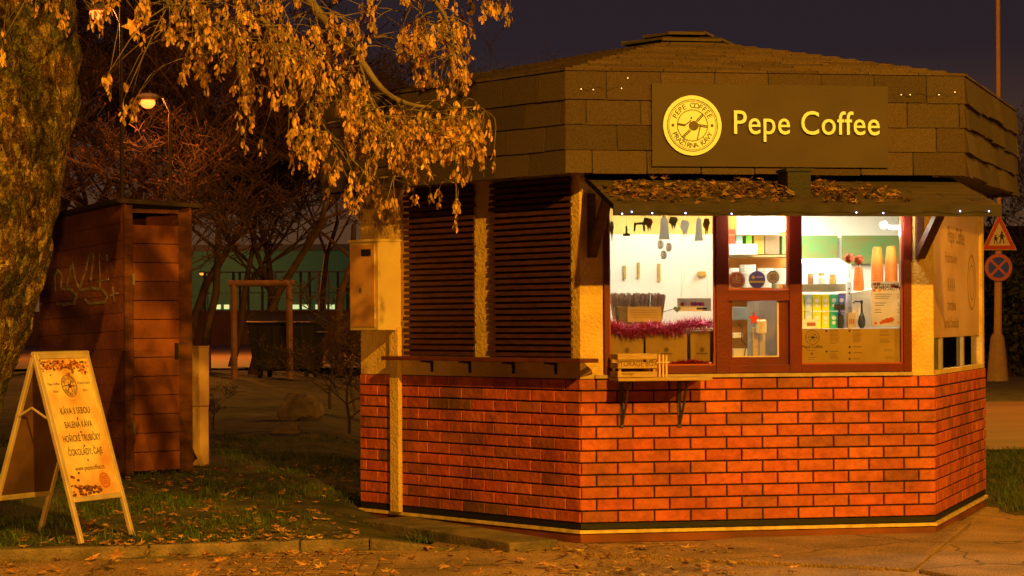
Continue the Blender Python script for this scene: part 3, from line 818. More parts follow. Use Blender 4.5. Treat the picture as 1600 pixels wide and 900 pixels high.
# right face: banner, glazing below
def XR(px, d=0): return FR.hit(px, 450, d)[0]
zb1 = FR.hit(1480, 527, 0)[1]
BAN = mat('banner_fabric', (.80, .56, .24), .3, (.66, .40, .14), 2.5, .1, 20, trans=.35, lo=.25, hi=.75)
mb = MB(); mb.pbox(FR, RA0 + .01, RA1 - .005, -.030, -.024, zb1, 2.41)
ban = MB(); ban.v = mb.v; ban.f = mb.f; ban.mi = mb.mi; ban.t = mb.t
cxr = (RA0 + RA1) / 2
text(ban, FR, "Pepe Coffee", cxr, 2.08, .17, -.0225, -.0215, 1, .01)
for (s_, z, sz) in (("Pražírna kávy", 1.93, .11), ("KÁVA", 1.72, .14), ("zmrzlina", 1.58, .12), ("horká čokoláda", 1.45, .11)):
    text(ban, FR, s_, cxr - .25, z, sz, -.0225, -.0215, 1, .008)
ban.ring(FR, cxr + .78, 1.80, .20, .22, -.0225, -.0215, mi=1); ban.ring(FR, cxr + .78, 1.80, .13, .14, -.0225, -.0215, mi=1)
tag(build('banner', ban, [BAN, mat('faded_ink', (.40, .24, .09), .6)]), 'tall orange banner with faded lettering in the right side window', 'banner')
mb = MB(); mb.pbox(FR, RA0, RA1, -.05, -.045, ZB1 + .03, 2.42)
build('side_pane', mb, GLASS, kiosk)
for px in (1463, 1497, 1526):
    mb = MB()
    a = XR(px, -.06); mb.pbox(FR, a - .03, a + .03, -.044, -.020, ZB1 + .031, zb1 - .003)
    build('side_glazing_bar', mb, mat('grey_frame', (.35, .30, .2), .6), kiosk)
# interior partition seen through the lower side window
mb = MB(); mb.pbox(FR, -H + .3, H - .3, -.50, -.47, .3, 1.40); build('counter_back', mb, mat('counter_dark', (.09, .09, .06), .7), kiosk)

# interior lights and back window
IN = (1, .92, .76)
for (a, d, e_) in ((-.5, -.8, 7), (.55, -.95, 44), (.7, -1.8, 50)):
    p = F0.pt(a, 2.485, d)
    lamp('ceiling_light', 'AREA', p, e_, IN, .55, (p.x, p.y, 0))
    mb = MB(); mb.pbox(F0, a - .3, a + .3, d - .06, d + .06, 2.487, 2.499)
    build('ceiling_fitting', mb, WHITE_E, kiosk)
X0H = F0.hit(1165, 480, -.16)[0]
p = F0.pt(1.02, 2.14, -.16)
lamp('window_lamp', 'POINT', p, 13, IN, .04)
ls = lamp('window_fill_light', 'AREA', F0.pt(.25, 2.42, -.17), 25, IN, 1.9, F0.pt(.15, 1.5, -.75)); ls.data.shape = 'RECTANGLE'; ls.data.size_y = .06  # added fill light, brightens the cups and goods behind the glass
mb = MB(); mb.pbox(F0, -.8, 1.1, -.17, -.15, 2.44, 2.46); build('fill_strip', mb, WHITE_E, kiosk)  # glowing strip added to go with the fill light, no known fitting
mb = MB(); mb.tube([F0.pt(.99, 2.16, -.13), F0.pt(1.06, 2.16, -.13)], .014, 10)
build('lamp_tube', mb, mat('lamp_tube_glow', (1, 1, 1), emit=(1, .95, .8), estr=18), kiosk)
lamp('hatch_fill', 'POINT', F0.pt(X0H, 1.93, -.16), 1.6, IN, .03)  # added fill that brightens the murky things in the hatch
lamp('window_fill_left', 'POINT', F0.pt(-.80, 1.98, -.13), 1.3, IN, .03)  # added fill, lightens the wrapped sticks, bags and tinsel
lamp('awning_corner_lamp', 'POINT', F0.pt(.97, 2.18, .10), 5, (1, .86, .58), .03)
lamp('under_awning_lamp', 'POINT', F0.pt(-.02, 2.215, .13), 9.0, (1, .72, .36), .03)

# interior furniture (positions from the front plane)
def fb(px0, py0, px1, py1, v, dep):
    a0, z1 = F0.hit(px0, py0, -v); a1, z0 = F0.hit(px1, py1, -v)
    return a0, a1, -v - dep, -v, z0, z1
def ibox(name, q, v, dep, m, label, cat, group=None, bev=.003, lift=0):
    a0, a1, d0, d1, z0, z1 = fb(*q, v, dep)
    mb = MB(); mb.pbox(F0, a0, a1, d0, d1, z0 + lift, z1)
    o = build(name, mb, m); bevel(o, bev); return tag(o, label, cat, group)
# counters
mb = MB()
za = F0.hit(1330, 513, -.12)[1]; zL = F0.hit(1030, 573, -.1)[1]; zM = F0.hit(1180, 560, -.15)[1]
mb.pbox(F0, X(1246), H - .12, -.62, -.11, .3, za - .003)
mb.pbox(F0, -H + .14, X(1125), -.62, -.11, .3, zL - .003)
mb.pbox(F0, X(1126), X(1245), -.62, -.11, .3, zM - .003)
tag(build('serving_counter', mb, mat('counter_laminate', (.62, .50, .33), .5)), 'pale counter running along the inside of the front windows', 'counter')
# back window (part of the kiosk) with its white frame
BV = 2.4
mb = MB(); a0, a1, d0, d1, z0, z1 = fb(1246, 368, 1309, 412, BV, .02); mb.pbox(F0, a0, a1, d0, d1, z0, z1)
a2, a3, d0, d1, z2, z3 = fb(1316, 368, 1424, 412, BV, .02); mb.pbox(F0, a2, a3, d0, d1, z2, z3)
GW = mat('green_back_pane', (.14, .30, .10), .5, (.24, .24, .08), 3.5, stretch=(1, 1, 2.5), lo=.4, hi=.6)
build('back_window', mb, GW, kiosk)
mb = MB(); mb.pbox(F0, -.02, 1.9, -2.50, -2.45, .18, 2.495); build('back_partition', mb, CREAM, kiosk)
# display shelf partition behind the left part: white wall close behind
mb = MB(); a0, a1, d0, d1, z0, z1 = fb(940, 366, 1133, 600, 1.35, .03); mb.pbox(F0, a0, a1, d0, d1, .3, z1)
build('white_partition', mb, CREAM, kiosk)
mb = MB(); a0, a1, d0, d1, z0, z1 = fb(940, 320, 1133, 366, 1.36, .03); mb.pbox(F0, a0, a1, d0, d1, z1 - .2, z1 + .15)
mb = MB(); a0, a1, d0, d1, z0, z1 = fb(1128, 320, 1246, 600, .95, .03); mb.pbox(F0, a0, a1, d0, d1, .3, 2.48)
build('rear_panel', mb, mat('ochre_panel', (.60, .25, .03), .6, (.48, .19, .02), 5), kiosk)
mb = MB(); a0, a1, d0, d1, z0, z1 = fb(940, 325, 1133, 366, 1.36, .02)
mb.pbox(F0, a0, a1, -1.37, -1.355, z0, 2.48)
build('valance_panel', mb, mat('yellow_valance', (.72, .52, .16), .6, (.60, .40, .08), 4), kiosk)
# shelves behind the middle window
mb = MB()
for py in (452, 399, 366):
    a0, a1, _, _, z0, z1 = fb(1132, py, 1240, py + 3, .70, .2); mb.pbox(F0, a0, a1, -.92, -.66, z0, z1)
tag(build('wall_shelf', mb, WOOD), 'three wooden shelves behind the middle window', 'shelf')
ibox('paper_sheet', (1151, 334, 1217, 367), .60, .02, PAPER, 'big blank white sheet hanging at the top of the middle window', 'sheet')
for q, c, l in (((1139, 358, 1149, 381), (.75, .10, .04), 'red packet leftmost on the shelf in the middle window'), ((1150, 366, 1160, 381), (.35, .62, .66), 'light blue packet on the shelf in the middle window'),
                ((1166, 366, 1175, 381), (.20, .62, .05), 'bright green packet on the shelf in the middle window'), ((1178, 367, 1194, 398), (.50, .34, .06), 'ochre packet on the shelf in the middle window'),
                ((1195, 366, 1218, 398), (.32, .22, .12), 'broad grey brown packet on the shelf in the middle window'), ((1222, 366, 1233, 398), (.26, .36, .14), 'olive green packet rightmost on the shelf in the middle window')):
    nm = 'packet_%d' % int(q[0])
    ibox('packet', q, .66, .10, mat(nm, c, .6), l, 'packet', 'coloured packets on the upper shelf', lift=.002)
ibox('coffee_machine', (1139, 381, 1184, 398), .52, .25, PAPER, 'white housing of a machine above the stacked cups in the middle window', 'machine')
def cup_up(px, py, r, h, v, m, label, cat, group, n=1, inv=False, name='cup', step=.012):
    a, z = F0.hit(px, py, -v); mb = MB()
    prof = []
    for i in range(n):
        zz = i * step
        if inv: prof += [(r, zz), (r, zz + step * .35), (r * .96, zz + step * .4)]
        else: prof += [(r * .94, zz + step * .6), (r, zz + step * .6), (r, zz + step)]
        if inv: r *= .985
    top = n * step
    if inv: prof += [(r * .98, top), (r * .72, top + h)]
    else: prof = [(r * .7, 0), (r * .95, h)] + [(p_, q_ + h) for p_, q_ in prof]
    mb.lathe(F0.pt(a, z, -v - r), prof, 20)
    return tag(build(name, mb, m, smooth=False), label, cat, group)
for i, (px, py, n_) in enumerate(((1146, 449, 2), (1172, 449, 3), (1200, 449, 2), (1222, 444, 1))):
    cup_up(px, py, .058, .09, .50, PAPER, ['white cup behind the maroon sticker', 'white cup tower behind the purple sticker', 'white cup beside the round pale sticker', 'rightmost small white cup in the middle window'][i], 'cup', 'white cups in the middle window', n_ * 2, name='white_cup')
# small goods on the shelves and along the back
def jar(px, py, v, r, h, c, label, cat='jar', lid=True):
    a, z = F0.hit(px, py, -v); root = thing('storage_jar', F0.pt(a, z, -v - r), label, cat, 'jars and tins inside the kiosk')
    mb = MB(); mb.lathe(F0.pt(a, z + .002, -v - r), [(r * .92, 0), (r, .006), (r, h * .8), (r * .85, h * .9), (r * .85, h)], 14)
    build('jar_body', mb, mat('jar_%02d%02d' % (int(c[0] * 99), int(c[1] * 99)), c, .35), root)
    mb = MB(); mb.lathe(F0.pt(a, z + h + .003, -v - r), [(r * .9, 0), (r * .9, .018)], 14); build('lid', mb, WOOD, root)
for px, py, v, r, h, c, l in ((1152, 398, .68, .022, .07, (.6, .3, .05), 'amber jar leftmost on the middle shelf'), (1164, 451, .70, .03, .12, (.7, .45, .1), 'honey coloured jar behind the white cups'),
        (1188, 451, .70, .03, .13, (.55, .2, .04), 'rust coloured jar behind the purple sticker'), (1213, 451, .68, .026, .10, (.6, .5, .3), 'beige jar behind the tan sticker'), (1229, 451, .68, .022, .15, (.5, .16, .05), 'tall dark jar at the right end of the lower shelf'),
        (1262, 511, .42, .03, .1, (.7, .6, .4), 'pale jar hidden behind the yellow tea boxes'), (1268, 444, .50, .022, .055, (.4, .2, .06), 'small brown jar on the tray, leftmost'), (1285, 444, .50, .024, .06, (.75, .7, .6), 'white jar in the middle of the tray'), (1303, 444, .50, .026, .05, (.6, .35, .08), 'golden jar on the right of the tray')):
    jar(px, py, v, r, h, c, l)
for i, (px, py, w_, h_) in enumerate(((976, 415, .010, .10), (998, 410, .008, .12), (1030, 412, .010, .13), (1097, 424, .03, .035))):
    a, z = F0.hit(px, py, -1.33); mb = MB(); mb.pbox(F0, a - w_, a + w_, -1.348, -1.33, z - h_, z)
    tag(build('wall_hook', mb, mat('brass_hook', (.50, .34, .08), .4)), ['short brass hanger leftmost on the white wall', 'slim brass hanger second on the white wall', 'longest brass hanger in the middle of the white wall', 'small square brass fitting right on the white wall'][i], 'hook', 'brass hangers on the white wall')
a, z = F0.hit(1224, 350, -.5); mb = MB(); mb.ball(F0.pt(a, z, -.55), .055, 10)
tag(build('globe_lamp', mb, WHITE_E), 'round glowing globe lamp beside the white sheet in the middle window', 'lamp')
# round stickers on the glass
for (px, py, r_, c, c2, l) in ((1151, 438, .062, (.42, .12, .08), (.70, .40, .20), 'round maroon sticker with pale rim on the middle window'),
                          (1183, 437, .060, (.16, .12, .42), (.70, .55, .05), 'round purple sticker with yellow stripe on the middle window'),
                          (1208, 433, .044, (.68, .50, .26), (.12, .10, .06), 'small round tan sticker with thin dark ring on the middle window')):
    a, z = F0.hit(px, py, -.035); mb = MB()
    mb.disc(F0, a, z, r_, -.0395, -.038, mi=0)
    if r_ > .061:
        mb.ring(F0, a, z, r_ * .82, r_ * .97, -.038, -.0372, mi=1)
        for i in range(4): mb.stroke(F0, [(a - .03, z + .02 - i * .013), (a + .03, z + .024 - i * .013)], .005, -.038, -.0372, 1)
        mb.stroke(F0, [(a, z), (a, z + .045)], .008, -.038, -.0372, 1)
    elif r_ > .05:
        mb.poly(F0, [(a - .052, z - .022), (a + .052, z - .022), (a + .052, z - .008), (a - .052, z - .008)], -.038, -.0372, 1)
        mb.disc(F0, a - .026, z + .016, .013, -.038, -.0372, 16, 1); mb.stroke(F0, [(a - .005, z + .018), (a + .04, z + .018)], .012, -.038, -.0372, 2)
    else:
        mb.ring(F0, a, z, r_ * .9, r_, -.038, -.0372, mi=1)
        for i in range(3): mb.stroke(F0, [(a - .022, z + .014 - i * .013), (a + .022, z + .016 - i * .015)], .005, -.038, -.0372, 1)
    tag(build('sticker', mb, [mat('stk%d' % px, c, .5), mat('stkb%d' % px, c2, .5), mat('stk_grey', (.5, .4, .5), .5)], fix=False), l, 'sticker')

# right window contents
cols = [((1254, 1257), (.74, .70, .02)), ((1258, 1269), (.50, .66, .60)), ((1270, 1283), (.74, .70, .02)), ((1284, 1296), (.78, .72, .03)), ((1297, 1309), (.05, .50, .22)), ((1310, 1320), (.16, .14, .50))]
cn = ['yellow', 'pale blue', 'yellow', 'bright yellow', 'green', 'violet']
pos = ['half hidden at the frame', 'second from the frame', 'third from the frame', 'fourth from the frame', 'beside the violet one', 'at the end near the pump']
for row, (y0, y1) in enumerate(((483, 510), (456, 482))):
    for i, ((x0, x1), c) in enumerate(cols):
        a0, a1, d0, d1, z0, z1 = fb(x0, y0, x1, y1, .30, .09)
        base = za if row == 0 else za + .122
        mb = MB(); mb.pbox(F0, a0, a1, d0, d1, base + .001, base + .119)
        mb.disc(F0, (a0 + a1) / 2, base + .075, min(.016, (a1 - a0) * .33), d1 + .0002, d1 + .0012, 14, 1)
        mb.disc(F0, (a0 + a1) / 2, base + .040, min(.013, (a1 - a0) * .28), d1 + .0002, d1 + .0012, 14, 1)
        o = build('tea_box', mb, [mat('teabox_%s' % cn[i].replace(' ', '_'), c, .5), mat('tea_mark', (.8, .8, .7), .6)])
        tag(o, '%s tea box %s in the %s row, right window' % (cn[i], pos[i], ['lower', 'upper'][row]), 'tea box', 'tea boxes stacked in the right window')
mb = MB(); a0, a1, d0, d1, z0, z1 = fb(1252, 499, 1276, 512, .22, .05); mb.pbox(F0, a0, a1, d0, d1, za + .001, z1); 
mb2 = mb; mb.pbox(F0, a0 + .04, a1 - .008, d1 + .001, d1 + .002, za + .018, z1 - .022, 1)
tag(build('card_holder', mb, [PAPER, mat('card_brown', (.35, .10, .03), .5)]), 'small white card holder with brown label in front of the tea boxes', 'card holder')
# cardboard box carrying cup towers
q = (1331, 447, 1363, 511)
a0, a1, d0, d1, z0, z1 = fb(1331, 458, 1412, 511, .34, .30)
mb = MB(); mb.pbox(F0, a0, a1, d0, d1, za + .001, z1)
mb.hexa([F0.pt(a0, z1 + .001, d1), F0.pt(a1, z1 + .001, d1), F0.pt(a1, z1 + .001, d0), F0.pt(a0, z1 + .001, d0), F0.pt(a0, z1 + .003, d1), F0.pt(a1, z1 + .06, d1), F0.pt(a1, z1 + .06, d0), F0.pt(a0, z1 + .003, d0)])
tag(build('cardboard_box', mb, mat('pale_card', (.66, .54, .36), .8)), 'pale cardboard box behind the autumn price poster', 'box')
ztop = z1
for (px, ptop, pbot, rr, l) in ((1345, 416, 457, .040, 'shortest tower of orange paper cups, left of the other two'), (1374, 385, 446, .046, 'tall tower of orange paper cups in the middle'), (1396, 385, 446, .047, 'tall tower of orange paper cups nearest the window frame')):
    v = .40; a, zt3 = F0.hit(px, ptop, -v); _, zb3 = F0.hit(px, pbot, -v)
    zb3 = ztop + .003 + (a - a0) / (a1 - a0) * .055
    hh = zt3 - zb3; h_ = .095; n_ = max(3, int((hh - h_) / .011))
    mb = MB(); prof = []; r = rr
    for i in range(n_):
        prof += [(r, i * .011), (r, i * .011 + .005), (r * .965, i * .011 + .006), (r * .965, i * .011 + .011)]
        r *= .994
    prof += [(r * .97, n_ * .011), (r * .70, n_ * .011 + h_)]
    mb.lathe(F0.pt(a, zb3 + .002, -v - .05), prof, 22)
    tag(build('cup_tower', mb, ORANGE), l, 'cup stack', 'towers of orange paper cups')
# rosettes / dried ornaments
for (px, py) in ((1328, 403), (1343, 406)):
    a, z = F0.hit(px, py, -.30); mb = MB()
    for i in range(90):
        th, ph = rnd.uniform(0, 6.28), math.acos(rnd.uniform(-1, 1)); d = Vector((math.sin(ph) * math.cos(th), math.sin(ph) * math.sin(th), math.cos(ph)))
        c = F0.pt(a, z, -.32) + d * .022; u = d.orthogonal() * .010; w = d.cross(u)
        mb.add([c + u, c + w + d * .012, c - u, c - w + d * .012], [(0, 1, 2, 3)])
    mb.tube([F0.pt(a, z - .03, -.32), F0.pt(a, z - .14, -.32)], .003, 5)
    tag(build('flower_ornament', mb, mat('terracotta_petals', (.55, .12, .04), .6), fix=False), 'ruffled terracotta flower ornament, %s above the short cup tower' % ('left one' if px < 1335 else 'right one'), 'ornament', 'flower ornaments above the cups')
# syrup pump
a, z = F0.hit(1348, 512, -.2); mb = MB()
P0 = lambda zz, da=0: F0.pt(a + da, zz, -.22)
mb.lathe(P0(za), [(.012, 0), (.024, .02), (.026, .05), (.020, .085), (.012, .10), (.008, .11), (.006, .17), (.009, .175), (.009, .195), (.004, .2)], 14)
mb.tube([P0(za + .188), P0(za + .190, -.05), P0(za + .178, -.062)], .006, 8)
tag(build('syrup_pump', mb, BLACK), 'black syrup pump dispenser standing on the counter ledge', 'pump')
# small jar of sachets
mb = MB(); a, z = F0.hit(1332, 512, -.24); mb.pbox(F0, a - .028, a + .028, -.31, -.25, za + .001, za + .11); 
for i in range(3): mb.pbox(F0, a - .02 + i * .014, a - .012 + i * .014, -.2495, -.2485, za + .03, za + .065, 1)
tag(build('kraft_packet', mb, [mat('kraft_light', (.5, .36, .2), .7), mat('kraft_print', (.35, .08, .05), .7)]), 'small kraft packet with red print beside the black pump', 'packet')
mb = MB(); mb.lathe(F0.pt(X(1316, -.2), za, -.24), [(.02, 0), (.024, .05), (.02, .09), (.012, .10)], 12); mb.pbox(F0, X(1308, -.2), X(1320, -.2), -.27, -.20, za + .13, za + .17, 0); mb.tube([F0.pt(X(1316, -.2), za + .1, -.24), F0.pt(X(1313, -.2), za + .14, -.24)], .005, 6)
tag(build('card_terminal', mb, BLACK), 'dark device on a small stand next to the violet boxes', 'device')
# white machine body beyond, with bright board
a0, a1, d0, d1, z0, z1 = fb(1250, 404, 1330, 452, 1.0, .5)
mb = MB(); mb.pbox(F0, a0, a1, d0, d1, z0 - .6, z1 - .04)
mb.hexa([F0.pt(a0, z1 - .039, d1), F0.pt(a1 - .03, z1 - .039, d1), F0.pt(a1 - .03, z1 - .039, d0), F0.pt(a0, z1 - .039, d0), F0.pt(a0 + .06, z1, d1 - .02), F0.pt(a1 - .09, z1, d1 - .02), F0.pt(a1 - .09, z1, d0), F0.pt(a0 + .06, z1, d0)])
tag(build('espresso_machine', mb, PAPER), 'large white rounded machine behind the tea boxes', 'machine')
a0, a1, d0, d1, z0, z1 = fb(1252, 444, 1322, 455, .45, .3)
mb = MB(); mb.pbox(F0, a0, a1, d0, d1, z0, z1)
tag(build('wooden_tray', mb, mat('tray_brown', (.22, .15, .08), .7)), 'brown tray above the upper tea boxes', 'tray')
a0, a1, d0, d1, z0, z1 = fb(1323, 440, 1331, 480, .36, .02)
mb = MB(); mb.pbox(F0, a0, a1, d0, d1, z0, z1)
for i in range(2): mb.disc(F0, (a0 + a1) / 2, z1 - .05 - i * .035, .006, d1 + .0002, d1 + .001, 10, 1)
tag(build('paper_tag', mb, [PAPER, INK]), 'narrow white tag with dark dots left of the cardboard box', 'tag')
# poster "PODZIMNÍ SPECIALITY"
a0, a1, _, _, z0, z1 = fb(1362, 440, 1411, 509, .05, 0)
mb = MB(); Q = F0
mb.pbox(Q, a0, a1, -.054, -.051, z0, z1)
W_ = a1 - a0; Hh = z1 - z0; d0, d1 = -.0505, -.0498
text(mb, Q, "PODZIMNÍ", a0 + W_ * .52, z1 - Hh * .125, .034, d0, d1, 1, .012)
text(mb, Q, "SPECIALITY", a0 + W_ * .58, z1 - Hh * .20, .032, d0, d1, 1, .012)
for i, (zz, ww) in enumerate(((.29, .55), (.335, .5), (.38, .45), (.49, .36), (.54, .30), (.645, .2), (.70, .22))):
    mb.poly(Q, [(a0 + W_ * .1, z1 - Hh * zz), (a0 + W_ * (.1 + ww), z1 - Hh * zz), (a0 + W_ * (.1 + ww), z1 - Hh * (zz - .012)), (a0 + W_ * .1, z1 - Hh * (zz - .012))], d0, d1, 1)
    mb.poly(Q, [(a0 + W_ * .82, z1 - Hh * zz), (a0 + W_ * .88, z1 - Hh * zz), (a0 + W_ * .88, z1 - Hh * (zz - .012)), (a0 + W_ * .82, z1 - Hh * (zz - .012))], d0, d1, 1)
for (x, y, r) in ((.1, .06, .013), (.22, .05, .014), (.14, .14, .012), (.08, .20, .012), (.25, .20, .013), (.68, .10, .018), (.8, .12, .014), (.9, .14, .010), (.5, .88, .024), (.38, .90, .018), (.62, .86, .022), (.3, .93, .014), (.12, .94, .012), (.85, .93, .010)):
    mb.disc(Q, a0 + W_ * x, z1 - Hh * y, r, d0, d1 + .0003, 7, 2 if (x * 100) % 2 < 1 else 3, el=.8)
tag(build('price_poster', mb, [mat('poster_cream', (.80, .68, .50), .7, trans=.55), INK, mat('poster_red', (.6, .10, .04), .6), mat('poster_orange', (.75, .30, .06), .6)], fix=False), 'cream autumn speciality price poster with pumpkins in the right window', 'poster')
# menu film in the right window
a0, a1, _, _, z0, z1 = fb(1253, 514, 1410, 569, .045, 0)
mb = MB(); mb.pbox(Q, a0, a1, -.054, -.051, z0, z1)
W_ = a1 - a0; Hh = z1 - z0
logo(Q, a0 + W_ * .105, z1 - Hh * .235, .058, -.0505, mb, 1, words=False)
text(mb, Q, "Pepe Coffee", a0 + W_ * .105, z1 - Hh * .53, .030, d0, d1, 1, .012)
def lines(mb, x, y, n_, w, dy=.035, h=.014):
    for i in range(n_):
        ww = w * rnd.uniform(.6, 1)
        mb.poly(Q, [(a0 + W_ * x, z1 - Hh * (y + i * dy)), (a0 + W_ * (x + ww), z1 - Hh * (y + i * dy)), (a0 + W_ * (x + ww), z1 - Hh * (y + i * dy - h)), (a0 + W_ * x, z1 - Hh * (y + i * dy - h))], d0, d1, 2)
lines(mb, .05, .60, 1, .12); lines(mb, .06, .80, 2, .09, .06); mb.disc(Q, a0 + W_ * .1, z1 - Hh * .69, .010, d0, d1, 10, 2)
for (x, y, n_) in ((.28, .07, 1), (.28, .13, 9), (.28, .64, 1), (.28, .70, 5), (.51, .07, 1), (.51, .13, 8), (.51, .52, 1), (.51, .68, 1), (.51, .85, 1), (.78, .07, 2), (.78, .17, 2), (.78, .30, 4), (.82, .60, 2), (.83, .80, 2)):
    lines(mb, x, y, n_, .10, h=.022 if n_ == 1 else .012)
    if n_ == 1: mb.disc(Q, a0 + W_ * (x - .035), z1 - Hh * (y - .01), .008, d0, d1, 8, 1)
tag(build('menu_film', mb, [mat('menu_tan', (.48, .30, .11), .8, (.40, .24, .085), 4, trans=.12), INK, mat('menu_print', (.20, .11, .04), .8)], fix=False), 'wide tan drinks menu with round emblem along the right window bottom', 'menu')

# left window contents
for i, (x0, x1) in enumerate(((953, 1006), (1008, 1074), (1078, 1115))):
    a0, a1, d0, d1, z0, z1 = fb(x0, 517, x1, 571, .12, .10)
    mb = MB(); zz = zL + .001
    mb.hexa([F0.pt(a0 + .005, zz, d1), F0.pt(a1 - .005, zz, d1), F0.pt(a1 - .005, zz, d0), F0.pt(a0 + .005, zz, d0), F0.pt(a0, z1, d1 + .01), F0.pt(a1, z1, d1 + .005), F0.pt(a1, z1, d0), F0.pt(a0, z1, d0)])
    mb.poly(F0, [((a0 + a1) / 2 - .04, zz + .085), ((a0 + a1) / 2 + .04, zz + .085), ((a0 + a1) / 2 + .04, zz + .092), ((a0 + a1) / 2 - .04, zz + .092)], d1 + .006, d1 + .0072, 1)
    mb.disc(F0, (a0 + a1) / 2, zz + .115, .016, d1 + .007, d1 + .0085, 14, 1)
    tag(build('kraft_bag', mb, [KRAFT, mat('kraft_stamp', (.16, .09, .04), .8)], fix=False), 'brown kraft coffee bag %s in the left window' % ['behind the wooden storage crate', 'in the middle of the row', 'nearest the red mullion'][i], 'paper bag', 'kraft bags along the left window')
def garland(name, pts, rad, m, label, n_=900):
    mb = MB()
    P_ = [Vector(p) for p in pts]
    mb.tube(P_, .004, 5)
    for _ in range(n_):
        i = rnd.randrange(len(P_) - 1); p = P_[i].lerp(P_[i + 1], rnd.random())
        d = Vector((rnd.gauss(0, 1), rnd.gauss(0, 1), rnd.gauss(0, 1))).normalized(); s = rad * rnd.uniform(.5, 1.15)
        w = d.orthogonal().normalized() * .0022; q = p + d * s + Vector((0, 0, rnd.uniform(-.3, .1) * s)); mid = p + d * s * .5 + w.cross(d) * s * .3
        mb.add([p - w, p + w, mid + w, q, mid - w], [(0, 1, 2, 4), (4, 2, 3)])
    return tag(build(name, mb, m, fix=False), label, 'garland')
pts = [F0.pt(*(lambda h: (h[0], h[1]))(F0.hit(px, py, -.09)), -.09) for px, py in ((952, 508), (965, 514), (985, 517), (1005, 514), (1022, 511), (1040, 514), (1056, 512), (1072, 507), (1090, 506), (1112, 506))]
garland('tinsel_garland', pts, .075, TINSEL, 'burgundy tinsel garland draped over the kraft bags in the left window', 2600)
pts = [F0.pt(*(lambda h: (h[0], h[1]))(F0.hit(px, py, -.085)), -.085) for px, py in ((1046, 569), (1065, 567), (1085, 565), (1108, 568))]
garland('tinsel_garland', pts, .034, TINSELR, 'short bright red tinsel garland lying at the left window bottom', 600)
# straw basket with sachets
a0, a1, d0, d1, z0, z1 = fb(964, 480, 1037, 512, .26, .14)
mb = MB(); mb.hexa([F0.pt(a0 + .03, z0, d1), F0.pt(a1 - .03, z0, d1), F0.pt(a1 - .03, z0, d0), F0.pt(a0 + .03, z0, d0), F0.pt(a0, z1, d1), F0.pt(a1, z1, d1), F0.pt(a1, z1, d0), F0.pt(a0, z1, d0)])
bk = thing('sachet_basket', F0.pt((a0 + a1) / 2, z0, (d0 + d1) / 2), 'dark basket filled with upright wrapped sticks in the left window', 'basket')
build('basket', mb, mat('wicker_dark', (.16, .10, .05), .8, None, 40, .5, 80), bk)
mb = MB()
for i in range(110):
    f = (i + .5) / 110; a = a0 + (a1 - a0) * f; ln = rnd.uniform(.0, .022); lean = (f - .5) * .06
    dd = rnd.uniform(d0 + .03, d1 - .01); c = rnd.choice([(1, 1, 1), (1, .9, .85), (.9, .8, .9), (1, .75, .55), (.8, .75, .7)])
    zt4 = F0.hit(1000, 457, -.3)[1] - ln
    mb.hexa([F0.pt(a - .004, z0 + .02, dd), F0.pt(a + .004, z0 + .02, dd), F0.pt(a + .004, z0 + .02, dd - .003), F0.pt(a - .004, z0 + .02, dd - .003),
             F0.pt(a - .005 + lean, zt4, dd), F0.pt(a + .006 + lean, zt4, dd), F0.pt(a + .006 + lean, zt4, dd - .003), F0.pt(a - .005 + lean, zt4, dd - .003)], 0, c)
build('wrapped_stick', mb, mat('wrapper_print', (.74, .62, .46), .6, (.50, .38, .30), 60, attr=True, trans=.6), bk)
mb = MB(); a0, a1, _, _, z0, z1 = fb(981, 480, 1034, 503, .23, 0)
mb.pbox(Q, a0, a1, -.245, -.241, z0, z1)
for i in range(4): mb.poly(Q, [(a0 + .02, z1 - .02 - i * .016), (a1 - .03, z1 - .02 - i * .016), (a1 - .03, z1 - .023 - i * .016), (a0 + .02, z1 - .023 - i * .016)], -.2408, -.240, 1)
build('label_card', mb, [mat('card_tan', (.46, .29, .12), .8), mat('card_print', (.25, .13, .05), .8)], bk, fix=False)
# shelf board carrying basket and picture box
mb = MB(); a0, a1, _, _, z0, z1 = fb(952, 512, 1116, 514, .24, 0); mb.pbox(F0, a0, a1, -.46, -.22, z0 - .01, z0)
for a in (a0 + .02, a1 - .02): mb.pbox(F0, a - .01, a + .01, -.45, -.40, zL, z0 - .011)
tag(build('raised_shelf', mb, WOOD), 'narrow raised shelf behind the tinsel in the left window', 'shelf')
a0, a1, d0, d1, z0, z1 = fb(1060, 466, 1111, 486, .30, .03)
mb = MB(); mb.pbox(Q, a0, a1, d0, d1, z0, z1)
for j, (x, c) in enumerate(((.42, 2), (.50, 3), (.58, 2), (.66, 3), (.74, 2), (.12, 2), (.2, 4))):
    mb.disc(Q, a0 + (a1 - a0) * x, z0 + (z1 - z0) * .55, .013, d1, d1 + .001, 8, c, el=1.2)
mb.poly(Q, [(a0 + .13, z0 + .012), (a1 - .03, z0 + .012), (a1 - .03, z0 + .024), (a0 + .13, z0 + .024)], d1, d1 + .001, 1)
mb.tube([F0.pt(a0 + .02, z1, d1 - .01), F0.pt(a0 + .05, z1 + .18, d1 - .01)], .001, 4); mb.tube([F0.pt(a1 - .02, z1, d1 - .01), F0.pt(a1 - .05, z1 + .9, d1 - .01)], .001, 4); mb.tube([F0.pt(a0 + .02, z1, d1 - .01), F0.pt(a0 + .05, z1 + .9, d1 - .01)], .001, 4)
tag(build('picture_plaque', mb, [mat('plaque_card', (.64, .50, .32), .7), INK, RED, BLUE, mat('plaque_pink', (.6, .3, .3), .6)], fix=False), 'small hanging plaque with red and blue figures in the left window', 'plaque')
